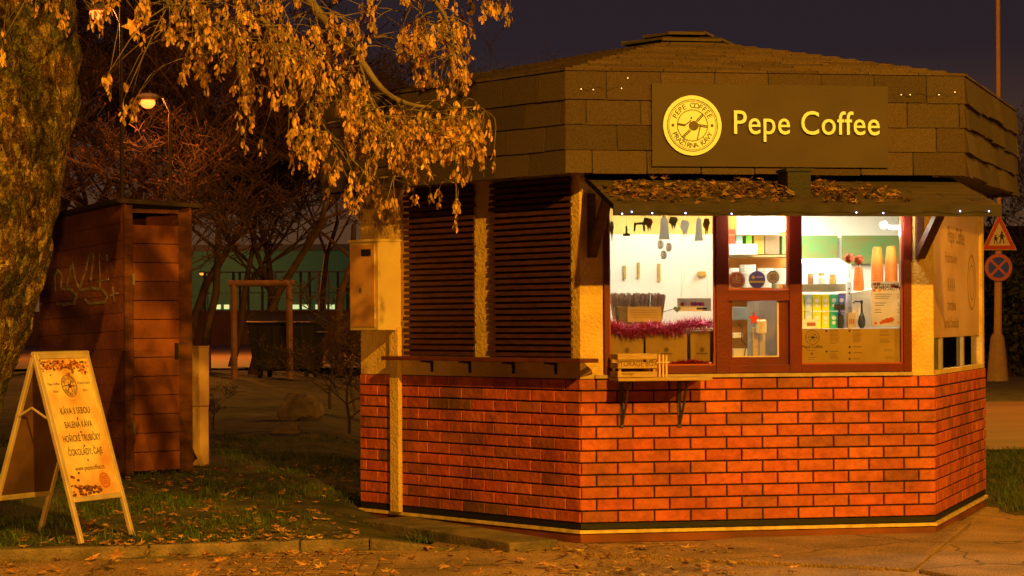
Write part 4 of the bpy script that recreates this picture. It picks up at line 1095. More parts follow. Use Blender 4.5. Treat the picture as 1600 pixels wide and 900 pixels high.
# grey heart on stick
a, z = F0.hit(1058, 482, -.25); mb = MB()
mb.poly(Q, [(a, z - .028), (a + .026, z - .004), (a + .022, z + .012), (a + .010, z + .014), (a, z + .004), (a - .010, z + .014), (a - .022, z + .012), (a - .026, z - .004)], -.255, -.245)
mb.tube([F0.pt(a - .02, z, -.25), F0.pt(a - .12, z - .03, -.25)], .003, 5)
tag(build('heart_ornament', mb, mat('grey_green', (.16, .17, .12), .7)), 'dark heart shaped ornament between basket and plaque', 'ornament')
# cone ornaments
for (px, py, l) in ((1033, 383, 'openwork pine cone ornament, upper left of three'), (1046, 387, 'pine cone ornament, upper right of three'), (1038, 399, 'pine cone ornament, lowest of three')):
    a, z = F0.hit(px, py, -.075); mb = MB()
    for i in range(13):
        for j in range(6):
            th = i * 2.4 + j * 1.047; zz = -.026 + .052 * (i / 12); r = .030 * math.sqrt(max(.05, 1 - (zz / .032) ** 2))
            c = F0.pt(a, z + zz, -.095); d = (F0.u * math.cos(th) + F0.n * math.sin(th)); w = d.cross(Vector((0, 0, 1))) * .006
            mb.add([c + d * r * .5 - w, c + d * r * .5 + w, c + d * r + Vector((0, 0, .007)) + w * .4, c + d * r + Vector((0, 0, .007)) - w * .4], [(0, 1, 2, 3)])
    mb.tube([F0.pt(a, z + .028, -.095), F0.pt(a, 2.33, -.095)], .0012, 4)
    tag(build('cone_ornament', mb, mat('cone_brown', (.36, .22, .09), .7), fix=False), l + ' hanging in the left window', 'ornament', 'hanging pine cone ornaments')
# hanging strings with paper stars and figures near the top
def hanger(px, py, w, h, m, l, shape):
    a, z = F0.hit(px, py, -.07); mb = MB()
    mb.poly(F0, [(a + x * w, z + y * h) for x, y in shape], -.074, -.070)
    mb.tube([F0.pt(a, z + h * .45, -.072), F0.pt(a, 2.33, -.072)], .0012, 4)
    tag(build('window_ornament', mb, m, fix=False), l, 'ornament', 'ornaments hanging at the top of the left window')
GRN = mat('ornament_dark', (.34, .30, .16), .7, trans=.5); OWH = mat('ornament_white', (.85, .84, .78), .7, trans=.6)
reindeer = [(-.5, -.5), (-.38, -.5), (-.34, 0), (.1, 0), (.14, -.5), (.26, -.5), (.24, .1), (.3, .35), (.5, .38), (.46, .5), (.2, .55), (.1, .18), (-.45, .15)]
bell = [(-.5, -.5), (.5, -.5), (.38, -.2), (.3, .35), (.1, .5), (-.1, .5), (-.3, .35), (-.38, -.2)]
icicle = [(-.3, .5), (-.5, .1), (-.2, -.1), (-.1, -.5), (.05, -.1), (.15, -.45), (.3, 0), (.5, .25), (.3, .5)]
star = [(.5 * math.cos(R(90 + 36 * i)) * (1 if i % 2 == 0 else .42), .5 * math.sin(R(90 + 36 * i)) * (1 if i % 2 == 0 else .42)) for i in range(10)]
hanger(979, 361, .05, .07, GRN, 'small dark anchor shaped ornament at the top left', [(-.5, -.5), (.5, -.5), (.5, -.25), (.12, -.2), (.12, .5), (-.15, .5), (-.12, -.2), (-.5, -.25)])
hanger(1002, 351, .11, .09, GRN, 'dark reindeer ornament third from the window frame', reindeer)
hanger(1014, 352, .06, .09, mat('ornament_brown', (.40, .24, .08), .7, trans=.5), 'brown leaf like ornament right of the reindeer', icicle)
hanger(1038, 356, .08, .16, OWH, 'tall white angel ornament in the centre', bell)
hanger(1052, 349, .07, .09, GRN, 'dark bird ornament beside the white angel', icicle)
hanger(1070, 358, .07, .12, OWH, 'white tapering ornament right of the thin post', icicle)
hanger(1092, 358, .06, .16, OWH, 'tall white ornament with dark edges near the mullion', bell)
hanger(1104, 355, .05, .12, MATS['ornament_brown'], 'curved brown ornament next to the red mullion', icicle)
hanger(956, 362, .03, .14, GRN, 'thin dark ornament hanging against the left frame', icicle)
# hatch contents
a, z = F0.hit(1178, 498, -.03); mb = MB()
mb.poly(F0, [(a + x * .085, z + y * .095) for x, y in star], -.036, -.028)
mb.tube([F0.pt(a, z + .03, -.032), F0.pt(a, iz1, -.032)], .0012, 4)
tag(build('star_ornament', mb, RED), 'small red star hanging on the serving hatch glass', 'ornament')
mb = MB(); c = F0.hit(1192, 512, -.20); mb.lathe(F0.pt(c[0], c[1] - .04, -.24), [(.034, 0), (.037, .01), (.037, .085), (.030, .095), (.030, .10)], 18)
tag(build('white_jar', mb, mat('jar_cream', (.8, .66, .38), .4)), 'cream coloured jar right of the red star', 'jar')
ibox('grey_machine', (1186, 470, 1220, 560), .34, .3, mat('machine_grey', (.42, .34, .26), .5, (.34, .27, .2), 5), 'tall grey brown machine behind the serving hatch', 'machine')
ibox('wooden_post', (1176, 512, 1185, 560), .30, .04, WOOD, 'pale wooden post beside the grey machine in the hatch', 'post')
ibox('stacked_trays', (1146, 545, 1168, 558), .24, .12, mat('tray_stack', (.55, .50, .36), .6), 'stack of pale trays at the bottom of the hatch', 'trays')
ibox('bowl_box', (1146, 520, 1160, 528), .28, .1, PAPER, 'white tub with magenta rim in the hatch', 'tub')
ibox('till', (1146, 480, 1168, 500), .34, .2, mat('till_grey', (.42, .45, .38), .5), 'grey till with flat top in the hatch', 'till')
mb = MB(); p = [F0.pt(*F0.hit(px, py, -.2), -.2) for px, py in ((1154, 506), (1160, 513), (1158, 530), (1166, 540), (1163, 556))]; mb.tube(p, .003, 5)
tag(build('power_cord', mb, BLACK), 'thin black cord hanging inside the hatch', 'cord')

# shop sign
FS = hexface(0, APF)
a0, z1 = FS.hit(1018, 130, .03); a1, z0 = FS.hit(1388, 263, .03)
z0 = FS.hit(1018, 260, .03)[1]
sg = thing('shop_sign', FS.pt((a0 + a1) / 2, z0, 0), 'dark sign board with round emblem and cream letters on the kiosk fascia', 'shop sign')
mb = MB(); mb.pbox(FS, a0, a1, .024, .034, z0, z1); o = build('sign_board', mb, SIGNBD, sg); bevel(o, .002)
ca, cz = FS.hit(1082, 196, .05)
mb = MB(); mb.disc(FS, ca, cz, .202, .036, .050, 64, 0)
logo(FS, ca, cz, .202, .0502, mb, 1)
build('emblem', mb, [LETTER, mat('emblem_ink', (.11, .085, .03), .6)], sg, fix=False)
mb = MB(); al, zl = FS.hit(1146, 209, .04); ar = FS.hit(1374, 209, .04)[0]
wd = text(MB(), FS, "Pepe Coffee", 0, 0, 1, 0, .001, 0, .012, spacing=1.04)
size = .155 / .68
text(mb, FS, "Pepe Coffee", (al + ar) / 2, zl, size, .036, .052, 0, .004, sx_=(ar - al) / (wd * size), spacing=1.04)
build('lettering', mb, LETTER, sg, fix=False)
# fairy lights on the fascia
mb = MB()
for x0, x1 in ((905, 975), (1405, 1495)):
    pts = [FS.pt(*FS.hit(px, 137 + 3 * math.sin(px * .2) + (10 if px > 1300 else 0), .03), .03) for px in range(x0, x1 + 1, 6)]
    mb.tube(pts, .0015, 4)
fl = tag(build('fascia_string_lights', mb, BLACK), 'thin cord with tiny warm lights along the fascia top', 'string lights')
for (px, py) in ((908, 139), (927, 140), (971, 138), (981, 122), (1408, 148), (1422, 148), (1467, 148), (1492, 144)):
    mb = MB(); a, z = FS.hit(px, py, .032); mb.ball(FS.pt(a, z, .034), .0036, 5); build('bulb', mb, WARM_E, fl)
FA = Pl(F0.pt(0, 0, PD + .022), F0.u, (0, 0, 1), F0.n)
mb = MB(); pts = []
for i in range(40):
    px = 966 + i * 15; a, z = FA.hit(px, 332 + 2.0 * math.sin(i * 1.3), .006); pts.append(FA.pt(a, z, .006))
mb.tube(pts, .002, 4)
fl = tag(build('awning_string_lights', mb, BLACK), 'cord of cold blue white lights along the awning edge', 'string lights')
for (px, py) in ((972, 334), (987, 331), (1019, 333), (1071, 333), (1143, 334), (1338, 332), (1380, 333), (1500, 330), (1545, 330)):
    mb = MB(); a, z = FA.hit(px, py, .008); mb.ball(FA.pt(a, z, .010), .0050, 5); build('bulb', mb, COOL_E, fl)

# folding tray with brackets, storage crate, bundle
a0, z1 = F0.hit(965, 588, .30); a1, _ = F0.hit(1112, 588, .30)
zt5 = F0.hit(1030, 590, .30)[1]
ft = thing('folding_shelf', F0.pt((a0 + a1) / 2, zt5 - .3, .15), 'narrow folding shelf board on two iron brackets under the window', 'shelf')
mb = MB(); mb.pbox(F0, a0, a1, .032, .32, zt5 - .022, zt5); o = build('shelf_board', mb, WOOD, ft); bevel(o, .003)
for px in (974, 1064):
    a = F0.hit(px, 640, .06)[0]; zz = F0.hit(px, 668, .04)[1]; mb = MB()
    mb.pbox(F0, a - .012, a + .012, .012, .022, zz, zt5 - .024)
    mb.pbox(F0, a - .010, a + .010, .0225, .26, zt5 - .036, zt5 - .0235)
    mb.tube([F0.pt(a, zz + .03, .03), F0.pt(a + .006, zz + .14, .10), F0.pt(a, zt5 - .04, .22)], .009, 6)
    mb.ball(F0.pt(a + .004, zz + .09, .05), .014, 5)
    o = build('bracket', mb, mat('bracket_iron', (.10, .075, .04), .5, metal=.5), ft)
ca0, cz1 = F0.hit(965, 549, .29); ca1, _ = F0.hit(1027, 549, .29)
crate = thing('storage_crate', F0.pt((ca0 + ca1) / 2, zt5, .18), 'slatted wooden storage crate with stamped words on the window shelf', 'crate')
mb = MB(); Hc = cz1 - zt5; sl = Hc / 3
for i in range(3):
    z0 = zt5 + .003 + i * sl; z1 = z0 + sl - .022
    mb.pbox(F0, ca0, ca1, .28, .29, z0, z1); mb.pbox(F0, ca0, ca1, .06, .07, z0, z1)
    mb.pbox(F0, ca0, ca0 + .008, .0705, .2795, z0, z1); mb.pbox(F0, ca1 - .008, ca1, .0705, .2795, z0, z1)
mb.pbox(F0, ca0 + .009, ca1 - .009, .071, .279, zt5 + .002, zt5 + .010)
for a in (ca0 + .009, ca1 - .027):
    for d in (.072, .262): mb.pbox(F0, a, a + .018, d, d + .017, zt5 + .011, cz1 - .024)
o = build('slats', mb, WOOD, crate); bevel(o, .002, 1)
mb = MB(); text(mb, F0, "STORAGE BOX", (ca0 + ca1) / 2, zt5 + sl + .018, .052, .2902, .2912, 0, .006, sx_=.80)
text(mb, F0, "storage", (ca0 + ca0 + .14) / 2, zt5 + .02, .028, .2902, .2912, 0, .004)
build('stamped_lettering', mb, mat('stamp_brown', (.17, .09, .03), .8), crate, fix=False)
a0, z1 = F0.hit(1028, 554, .22); a1, z0 = F0.hit(1047, 588, .22)
mb = MB()
for i in range(7):
    a = a0 + (a1 - a0) * (i + .5) / 7; r = .0065
    mb.tube([F0.pt(a, zt5 + .001, .16 + .03 * (i % 2)), F0.pt(a + rnd.uniform(-.003, .003), z1 + rnd.uniform(-.01, .004), .16 + .03 * (i % 2))], r, 8, mi=i % 2)
mb.tube([F0.pt(a0 - .004, zt5 + .10, .20), F0.pt(a1 + .004, zt5 + .10, .20)], .004, 6, 1)
tag(build('stick_bundle', mb, [mat('cinnamon', (.50, .13, .04), .6), mat('light_stick', (.75, .6, .35), .6)]), 'bundle of upright red and pale sticks beside the storage crate', 'bundle')

# ------------------------------------------------------------ A-frame sign
gz = .10
BLp = gp(125, 850, gz); e_ = Vector((.262, .50, 0)); eh = e_.normalized(); wA = e_.length
Tp = Vector((-3.12, 14.36, 1.315))
vA = (Tp - BLp).normalized(); nA = eh.cross(vA).normalized()
if nA.dot(Vector((0, -1, 0))) < 0: nA = -nA
PA = Pl(BLp, eh, vA, nA)
LA = (Tp - BLp).length
asg = thing('pavement_sign', (BLp + Tp) / 2 * Vector((1, 1, 0)) if False else Vector((-3.0, 14.5, gz)), 'yellowish folding pavement sign listing coffee to go on the lawn edge', 'A-frame sign')
mb = MB(); AL = mat('alu_frame', (.60, .50, .32), .45, (.45, .36, .2), 8, metal=.35)
pb = .27; fw = .034
mb.pbox(PA, 0, fw, -.014, .014, 0, LA); mb.pbox(PA, wA - fw, wA, -.014, .014, 0.01, LA)
mb.pbox(PA, fw, wA - fw, -.012, .014, pb, pb + fw); mb.pbox(PA, fw, wA - fw, -.012, .014, LA - fw, LA)
o = build('front_frame', mb, AL, asg); bevel(o, .004)
mb = MB(); mb.pbox(PA, fw + .001, wA - fw - .001, .0, .006, pb + fw + .001, LA - fw - .001)
pw0, pw1, pz0, pz1 = fw, wA - fw, pb + fw, LA - fw; Wp = pw1 - pw0; Hp = pz1 - pz0; cxp = (pw0 + pw1) / 2
D0_, D1_ = .0062, .0070
logo(PA, cxp, pz1 - Hp * .20, .088, D0_, mb, 1)
for s_, fy, sz in (("KÁVA S SEBOU", .405, .062), ("BALENÁ KÁVA", .505, .062), ("HOŘICKÉ TRUBIČKY", .605, .062), ("ČOKOLÁDY, ČAJE", .705, .062)):
    w0 = text(MB(), PA, s_, 0, 0, 1, 0, .001, 0, .012)
    text(mb, PA, s_, cxp - .005, pz1 - Hp * fy, sz, D0_, D1_, 1, .012, sx_=min(1.05, {'K': .30, 'B': .28, 'H': .385, 'Č': .35}[s_[0]] / (w0 * sz)))
text(mb, PA, "www.pepecoffee.cz", cxp, pz1 - Hp * .815, .045, D0_, D1_, 1, .006, sx_=.85)
for fy in (.44, .54, .64, .745): mb.disc(PA, cxp, pz1 - Hp * fy, .008, D0_, D1_, 8, 1)
for s_, x, fy in (("Pepe Coffee", -.155, .19), ("Since", -.15, .245), ("Pražírna kávy", .155, .19), ("2014", .15, .245)):
    text(mb, PA, s_, cxp + x, pz1 - Hp * fy, .024, D0_, D1_, 1, .008)
for _ in range(150):
    x = rnd.uniform(.02, .98); y = rnd.uniform(.01, .08 + .04 * abs(math.sin(x * 9)));
    mb.disc(PA, pw0 + Wp * x, pz1 - Hp * y, rnd.uniform(.006, .015), D0_, D1_ + rnd.uniform(0, .001), 6, rnd.choice([1, 2, 2, 3]), el=.7)
for _ in range(90):
    x = rnd.uniform(.02, .62); y = rnd.uniform(.91 + .06 * x, .99) if rnd.random() < .6 else rnd.uniform(.83, .97)
    if y < .92 and x > .26: continue
    mb.disc(PA, pw0 + Wp * x, pz1 - Hp * y, rnd.uniform(.008, .017), D0_, D1_ + rnd.uniform(0, .001), 6, rnd.choice([1, 2, 1]), el=.7)
mb.disc(PA, pw0 + Wp * .74, pz1 - Hp * .90, .055, D0_, D1_, 24, 3); mb.ring(PA, pw0 + Wp * .74, pz1 - Hp * .90, .046, .050, D1_, D1_ + .0005, mi=2)
for i in range(4):
    mb.stroke(PA, [(pw0 + Wp * .74 - .03, pz1 - Hp * .90 + .02 - .013 * i), (pw0 + Wp * .74 + .03, pz1 - Hp * .90 + .028 - .015 * i)], .004, D1_, D1_ + .0005, 2)
build('poster_panel', mb, [mat('poster_yellow', (.66, .58, .28), .5, (.52, .27, .08), 4.5, lo=.34, hi=.62, trans=0), mat('poster_ink', (.09, .035, .014), .6), mat('poster_brown', (.28, .07, .02), .6), mat('poster_amber', (.55, .20, .05), .6)], asg, fix=False)
nd = Vector((-nA.x, -nA.y, 0)).normalized()
R0 = BLp + nd * .70; R0.z = gh(R0.x, R0.y); R0 = Vector((BLp.x - .68, BLp.y + .30, .10))
vR = (Tp - R0).normalized(); PRr = Pl(R0, eh, vR, vR.cross(eh)); LR = (Tp - R0).length
mb = MB(); mb.pbox(PRr, 0, fw, -.014, .014, 0, LR - .02); mb.pbox(PRr, wA - fw, wA, -.014, .014, .02, LR - .02); mb.pbox(PRr, fw, wA - fw, -.014, .012, pb, pb + fw); mb.pbox(PRr, fw, wA - fw, -.014, .012, LR - fw - .02, LR - .02)
o = build('rear_frame', mb, AL, asg); bevel(o, .004)
mb = MB(); mb.pbox(PRr, fw + .001, wA - fw - .001, -.004, .004, pb + fw + .001, LR - fw - .021)
build('rear_panel', mb, mat('rear_panel_dark', (.14, .07, .03), .8, (.06, .03, .015), 3), asg)
for a in (.004, wA - .004):
    mb = MB(); p0 = PA.pt(a, LA * .665, -.016); p1 = PRr.pt(a, LR * .665, 0); mid = (p0 + p1) / 2 + Vector((0, 0, .065))
    mb.tube([p0, mid], .008, 6); mb.tube([mid, p1], .008, 6); build('spreader_bar', mb, AL, asg)
mb = MB(); mb.tube([Tp + Vector((0, 0, .005)), Tp + e_ + Vector((0, 0, .005))], .016, 8); build('hinge_bar', mb, AL, asg)

# ------------------------------------------------------------ shed
gS = .225
Pc = gp(195, 738, gS); Pc = Vector((-3.297, 18.8, gS))
uR = Vector((.78, .62, 0)).normalized(); uLf = Vector((-.62, .78, 0))
WRt, WLt = .655, 1.60
shed = thing('tool_shed', Pc, 'old brown plank shed with door and chalky graffiti behind the pavement sign', 'shed')
nR = Vector((uR.y, -uR.x, 0)); nL = Vector((-uR.x, -uR.y, 0))
SR = Pl(Pc, uR, (0, 0, 1), nR)                       # door face
SL = Pl(Pc, -uLf * -1, (0, 0, 1), nL)                # graffiti face; a runs backwards-left
hC = SR.hit(195, 318)[1]; hRr = hC - .03; hLf = hC - .10
def planks(mb, P, w, htop0, htop1, n_, skip=None):
    for i in range(n_):
        z0 = .0 + i * (htop0 / n_); z1 = z0 + htop0 / n_ - .004
        t1 = htop1 / htop0
        if skip and z1 > skip[0] : 
            segs = [(0, skip[1]), (skip[2], w)]
        else: segs = [(0, w)]
        g = rnd.uniform(.88, 1.12)
        for s0, s1 in segs:
            if s1 - s0 < .01: continue
            f0 = 1 + (t1 - 1) * s0 / w; f1 = 1 + (t1 - 1) * s1 / w; j = rnd.uniform(0, .004)
            mb.hexa([P.pt(s0, z0 * f0, 0), P.pt(s1, z0 * f1, 0), P.pt(s1, z0 * f1, -.02), P.pt(s0, z0 * f0, -.02),
                     P.pt(s0, z1 * f0, -.004 + j), P.pt(s1, z1 * f1, -.004 + j), P.pt(s1, z1 * f1, -.02), P.pt(s0, z1 * f0, -.02)], 0, (g, g, g))
SHEDW2 = mat('shed_plank', (.27, .085, .030), .85, (.11, .036, .016), 2.6, .5, 30, attr=True, detail=9)
mb = MB()
planks(mb, SL, WLt, hC, hLf, 15)
P2 = Pl(SR.pt(WRt, 0, 0), uLf, (0, 0, 1), uR); planks(mb, P2, WLt, hC, hLf, 15)
P3 = Pl(SL.pt(WLt, 0, 0), uR, (0, 0, 1), uLf); planks(mb, P3, WRt, hLf, hLf, 15)
build('wall', mb, SHEDW2, shed)
# dark inside core
mb = MB(); core = [Pc + uR * .03 + uLf * .03, Pc + uR * (WRt - .03) + uLf * .03, Pc + uR * (WRt - .03) + uLf * (WLt - .03), Pc + uR * .03 + uLf * (WLt - .03)]
mb.hexa([Vector((q.x, q.y, gS - .05)) for q in core] + [Vector((q.x, q.y, gS + .04)) for q in core]); build('shed_floor', mb, SHEDW2, shed)
v0 = SR.hit(208, 350)[1]
a_l, a_r = SR.hit(207, 400)[0], SR.hit(279, 400)[0]
mb = MB()
mb.pbox(SR, 0, a_l, -.02, .004, 0, hC - .01); mb.pbox(SR, a_r, WRt, -.02, .004, 0, hRr - .03); mb.pbox(SR, a_l, a_r, -.02, .002, hRr - .045, hRr - .012)
build('corner_post', mb, SHEDW, shed)
mb = MB(); n_ = 13
for i in range(n_):
    z0 = .03 + i * (v0 - .03) / n_; g = rnd.uniform(.8, 1.2)
    mb.pbox(SR, a_l + .004, a_r - .004, -.018, .006 + rnd.uniform(0, .004), z0, z0 + (v0 - .03) / n_ - .007, 0, (g, g, g))
DR = build('door', mb, SHEDW2, shed)
for zz in (.35, 1.62):
    mb = MB(); mb.pbox(SR, a_l - .01, a_l + .012, .011, .018, zz, zz + .10)
    build('hinge', mb, METAL, DR)
mb = MB(); mb.pbox(SR, a_r - .05, a_r - .02, .011, .025, .98, 1.12); build('handle', mb, BLACK, DR)
mb = MB(); ov = .10
c4 = [Pc - uR * ov - uLf * .06, Pc + uR * (WRt + .08) - uLf * .06, Pc + uR * (WRt + .08) + uLf * (WLt + .1), Pc - uR * ov + uLf * (WLt + .1)]
hs = [hC + .005, hRr + .01, hLf - .01, hLf - .01]
mb.hexa([Vector((q.x, q.y, gS + h + .0)) for q, h in zip(c4, hs)] + [Vector((q.x, q.y, gS + h + .035)) for q, h in zip(c4, hs)])
build('roof', mb, mat('roof_felt', (.05, .035, .022), .95), shed)
GRF = mat('graffiti_paint', (.36, .32, .17), .8, (.15, .10, .05), 18)
mb = MB()
SLp = Pl(Pc, uLf, (0, 0, 1), nL)
def gr(pts, w=.026):
    q = [SLp.hit(px, py, .004) for px, py in pts]; mb.stroke(SLp, q, w, .002, .006)
gr([(86, 455), (85, 432), (90, 422), (96, 430), (95, 450)]); gr([(95, 452), (110, 452), (120, 462), (116, 474), (98, 476), (88, 474)])
gr([(104, 448), (112, 408), (118, 440), (124, 452)]); gr([(124, 452), (134, 420), (140, 394), (146, 398), (141, 438)])
gr([(126, 454), (142, 450), (158, 452), (168, 462), (164, 472), (140, 474), (132, 468)]); gr([(155, 396), (156, 450)], .016); gr([(166, 398), (168, 408)]); gr([(152, 440), (170, 436)], .018)
gr([(172, 462), (184, 458)], .014); gr([(176, 448), (178, 472)], .014)
build('graffiti', mb, GRF, shed)

# power pillar
pp = gp(312, 726, .25); PR2 = Pl(pp, (1, .12, 0), (0, 0, 1), (.12, -1, 0))
pil = thing('power_pillar', pp, 'slim orange lit electricity pillar with red bolt mark beside the shed', 'electricity pillar')
mb = MB(); a0 = PR2.hit(300, 700)[0]; a1 = PR2.hit(326, 700)[0]; zm = PR2.hit(312, 634)[1]; ztp = PR2.hit(312, 543)[1]
mb.pbox(PR2, a0, a1, -.20, 0, -.05, zm - .006); o = build('plinth', mb, mat('pillar_grey', (.52, .36, .18), .7, (.42, .28, .13), 5), pil); bevel(o, .004)
mb = MB(); a2 = PR2.hit(298, 600)[0]; mb.pbox(PR2, a2, a1 + .006, -.21, .008, zm, ztp); mb.pbox(PR2, a2 - .006, a1 + .012, -.216, .014, ztp + .001, ztp + .015)
o = build('box', mb, MATS['pillar_grey'], pil); bevel(o, .004)
mb = MB(); ca, cz = PR2.hit(308, 592, .01); mb.stroke(PR2, [(ca + .006, cz + .05), (ca - .008, cz), (ca + .008, cz + .005), (ca - .004, cz - .05)], .007, .009, .011)
build('bolt_mark', mb, RED, pil, fix=False)
mb = MB(); p = gp(305, 722, .26) - Vector((.03, .22, 0)); p.z = .24
for i in range(3):
    mb.lathe(p + Vector((rnd.uniform(-.05, .05), i * .05, 0)), [(.05, 0), (.11 - i * .02, .05), (.10 - i * .02, .14), (.04, .22), (.01, .26 - .03 * i)], 9)
for i, v in enumerate(mb.v): mb.v[i] = v + Vector((noise.noise(v * 14), noise.noise(v * 14 + Vector((5, 5, 5))), noise.noise(v * 14 + Vector((9, 2, 1))))) * .03
tag(build('rubbish_bag', mb, mat('black_plastic', (.012, .011, .012), .22, spec=.6)), 'crumpled black rubbish bag leaning against the electricity pillar', 'rubbish bag')

# ------------------------------------------------------------ foreground tree
TY = 15.45
def trunkpt(px, py): return at(px, py, TY)
tr_path = [(-112, 850, .50), (-106, 790, .42), (-90, 700, .375), (-68, 600, .37), (-42, 500, .38), (-14, 400, .385), (8, 300, .385), (24, 200, .405), (28, 100, .405), (30, 0, .39), (36, -120, .36), (50, -260, .31)]
mb = MB(); n_ = 150; rows_ = []
pts = []; rad = []
for (p0, p1) in zip(tr_path[:-1], tr_path[1:]):
    for i in range(22):
        f = i / 22; pts.append(trunkpt(p0[0] + (p1[0] - p0[0]) * f, p0[1] + (p1[1] - p0[1]) * f)); rad.append(p0[2] + (p1[2] - p0[2]) * f)
pts.append(trunkpt(*tr_path[-1][:2])); rad.append(tr_path[-1][2])
crack = []; big = []
for i, (p, r) in enumerate(zip(pts, rad)):
    for j in range(n_):
        a = 2 * math.pi * j / n_; d = Vector((math.cos(a), math.sin(a), 0)); q = p + d * r
        rg = 1 - abs(noise.noise(Vector((q.x * 13, q.y * 13, q.z * 5)))) * 2.2
        rg2 = 1 - abs(noise.noise(Vector((q.x * 28, q.y * 28, q.z * 12)))) * 2.2
        k = .07 * noise.noise(Vector((d.x * 1.6, d.y * 1.6, p.z * 1.3))) + .034 * noise.noise(q * 5) - .020 * max(0, rg) ** 2 - .010 * max(0, rg2) ** 2 + .010 * noise.noise(q * 18)
        mb.v.append(q + d * k)
        crack.append(max(0, rg) ** 2 * .6 + max(0, rg2) ** 2 * .3)
        big.append(noise.noise(q * 1.9 + Vector((3, 1, 4))))
for i in range(len(pts) - 1):
    for j in range(n_):
        c_ = crack[i * n_ + j]; b_ = big[i * n_ + j]; g = 1.15 - .85 * c_
        t = (g * (1 + .35 * max(0, -b_) * 2), g * 1.0, g * (.8 + .8 * max(0, b_)))
        if b_ > .22: t = tuple(x * .62 for x in t)
        mb.face([i * n_ + j, i * n_ + (j + 1) % n_, (i + 1) * n_ + (j + 1) % n_, (i + 1) * n_ + j], 0, t)
base = Vector((pts[0].x, pts[0].y, .05))
maple = thing('maple_tree', base, 'big leaning tree with lichen covered trunk and hanging dry seed clusters', 'tree')
TR = build('trunk', mb, BARKL, maple, smooth=True, fix=False)
# bark plates: warty displacement from material bump; limbs
top = trunkpt(50, -260)
mbB = MB()
def bez(pts, n_):
    out = []
    P_ = [Vector(p) for p in pts]; P_ = [P_[0] * 2 - P_[1]] + P_ + [P_[-1] * 2 - P_[-2]]
    for i in range(1, len(P_) - 2):
        for k in range(n_):
            t = k / n_; a, b, c, d = P_[i - 1:i + 3]
            out.append(.5 * ((2 * b) + (c - a) * t + (2 * a - 5 * b + 4 * c - d) * t * t + (3 * b - a - 3 * c + d) * t ** 3))
    out.append(P_[-2]); return out
limbs = [
    [at(50, -230, 15.4), at(150, -330, 14.6), at(300, -300, 14.0), at(450, -180, 13.6), at(600, -110, 13.4), at(740, -60, 13.3), at(800, -30, 13.3)],
    [at(45, -180, 15.4), at(120, -240, 15.0), at(230, -190, 14.4), at(330, -90, 14.0), at(400, 20, 13.8), at(455, 110, 13.7)],
    [at(300, -300, 14.0), at(380, -150, 13.7), at(470, -20, 13.5), at(560, 90, 13.3), at(640, 165, 13.2), at(745, 160, 13.2)],
    [at(600, -110, 13.4), at(645, -40, 13.3), at(690, 20, 13.2), at(715, 80, 13.2)],
    [at(230, -190, 14.4), at(190, -100, 14.2), at(130, -30, 14.1)],
    [at(50, -260, 15.4), at(-40, -420, 15.4), at(-120, -600, 15.2)],
    [at(50, -260, 15.4), at(150, -480, 15.4), at(300, -700, 15.2)],
    [at(560, 90, 13.3), at(600, 190, 13.2), at(640, 250, 13.2), at(715, 283, 13.1)],
    [at(455, 110, 13.7), at(500, 180, 13.6), at(545, 250, 13.5), at(600, 300, 13.5)],
    [at(330, -90, 14.0), at(290, -10, 13.9), at(262, 40, 13.9)],
]
lr = [.12, .085, .05, .03, .03, .16, .15, .010, .011, .02]
allpts = []
for L_, r in zip(limbs, lr):
    P_ = bez(L_, 8); k = len(P_)
    P_ = [p + Vector((noise.noise(p * 2.3), 0, noise.noise(p * 2.3 + Vector((7, 7, 7))))) * .05 for p in P_]
    end = .08 if r > .1 else .004
    mbB.tube(P_, [r + (end - r) * (i / (k - 1)) for i in range(k)], 7)
    allpts += P_[1:]
# cluster footprint
areas = [(100, 8, 14, 26, 6), (160, -5, 26, 22, 10), (225, 10, 22, 28, 14), (290, 25, 34, 36, 26), (330, 50, 34, 50, 34), (390, 40, 40, 60, 46), (385, 130, 18, 36, 18), (300, 90, 14, 14, 5),
         (440, 60, 44, 60, 52), (470, 140, 34, 52, 40), (520, 60, 40, 50, 32), (545, 140, 34, 40, 34), (500, 220, 28, 30, 14), (575, 190, 36, 34, 34), (620, 195, 36, 30, 44), (665, 215, 40, 30, 44), (715, 205, 34, 34, 44),
         (650, 45, 26, 46, 28), (700, 40, 34, 40, 36), (715, 110, 20, 44, 18), (670, 90, 22, 30, 12), (785, 5, 22, 12, 7), (765, 0, 12, 10, 4), (575, 270, 22, 24, 8), (550, 265, 8, 30, 6), (515, 262, 6, 30, 5),
         (465, 215, 12, 22, 6), (485, 235, 8, 18, 4), (650, 272, 16, 24, 10), (612, 320, 12, 18, 6), (715, 300, 3, 26, 4), (722, 262, 12, 16, 5), (680, 295, 6, 8, 2), (740, 232, 12, 14, 6), (560, 30, 40, 30, 14), (640, -40, 60, 30, 14), (420, -30, 60, 30, 20), (330, -40, 60, 30, 14), (60, 0, 10, 14, 3), (5, 60, 4, 24, 3),
         (180, 130, 18, 14, 4), (205, 150, 16, 10, 4)]
mbS = MB()
def samara(p, s, t):
    d = Vector((rnd.gauss(0, .36), rnd.gauss(0, .36), -1)).normalized(); w = d.orthogonal().normalized()
    w = (w * math.cos(rnd.uniform(0, 6.28)) + d.cross(w) * math.sin(rnd.uniform(0, 6.28))).normalized(); n2 = d.cross(w)
    b = len(mbS.v)
    for x, y, z in ((0, 0, 0), (.13, .22, .03), (.20, .62, .05), (.10, .98, .0), (-.07, 1.0, .02), (-.15, .60, -.02), (-.11, .2, 0)): mbS.v.append(p + w * x * s * 1.25 + d * y * s + n2 * z * s)
    mbS.face([b, b + 1, b + 2, b + 3, b + 4, b + 5, b + 6], 0, t)
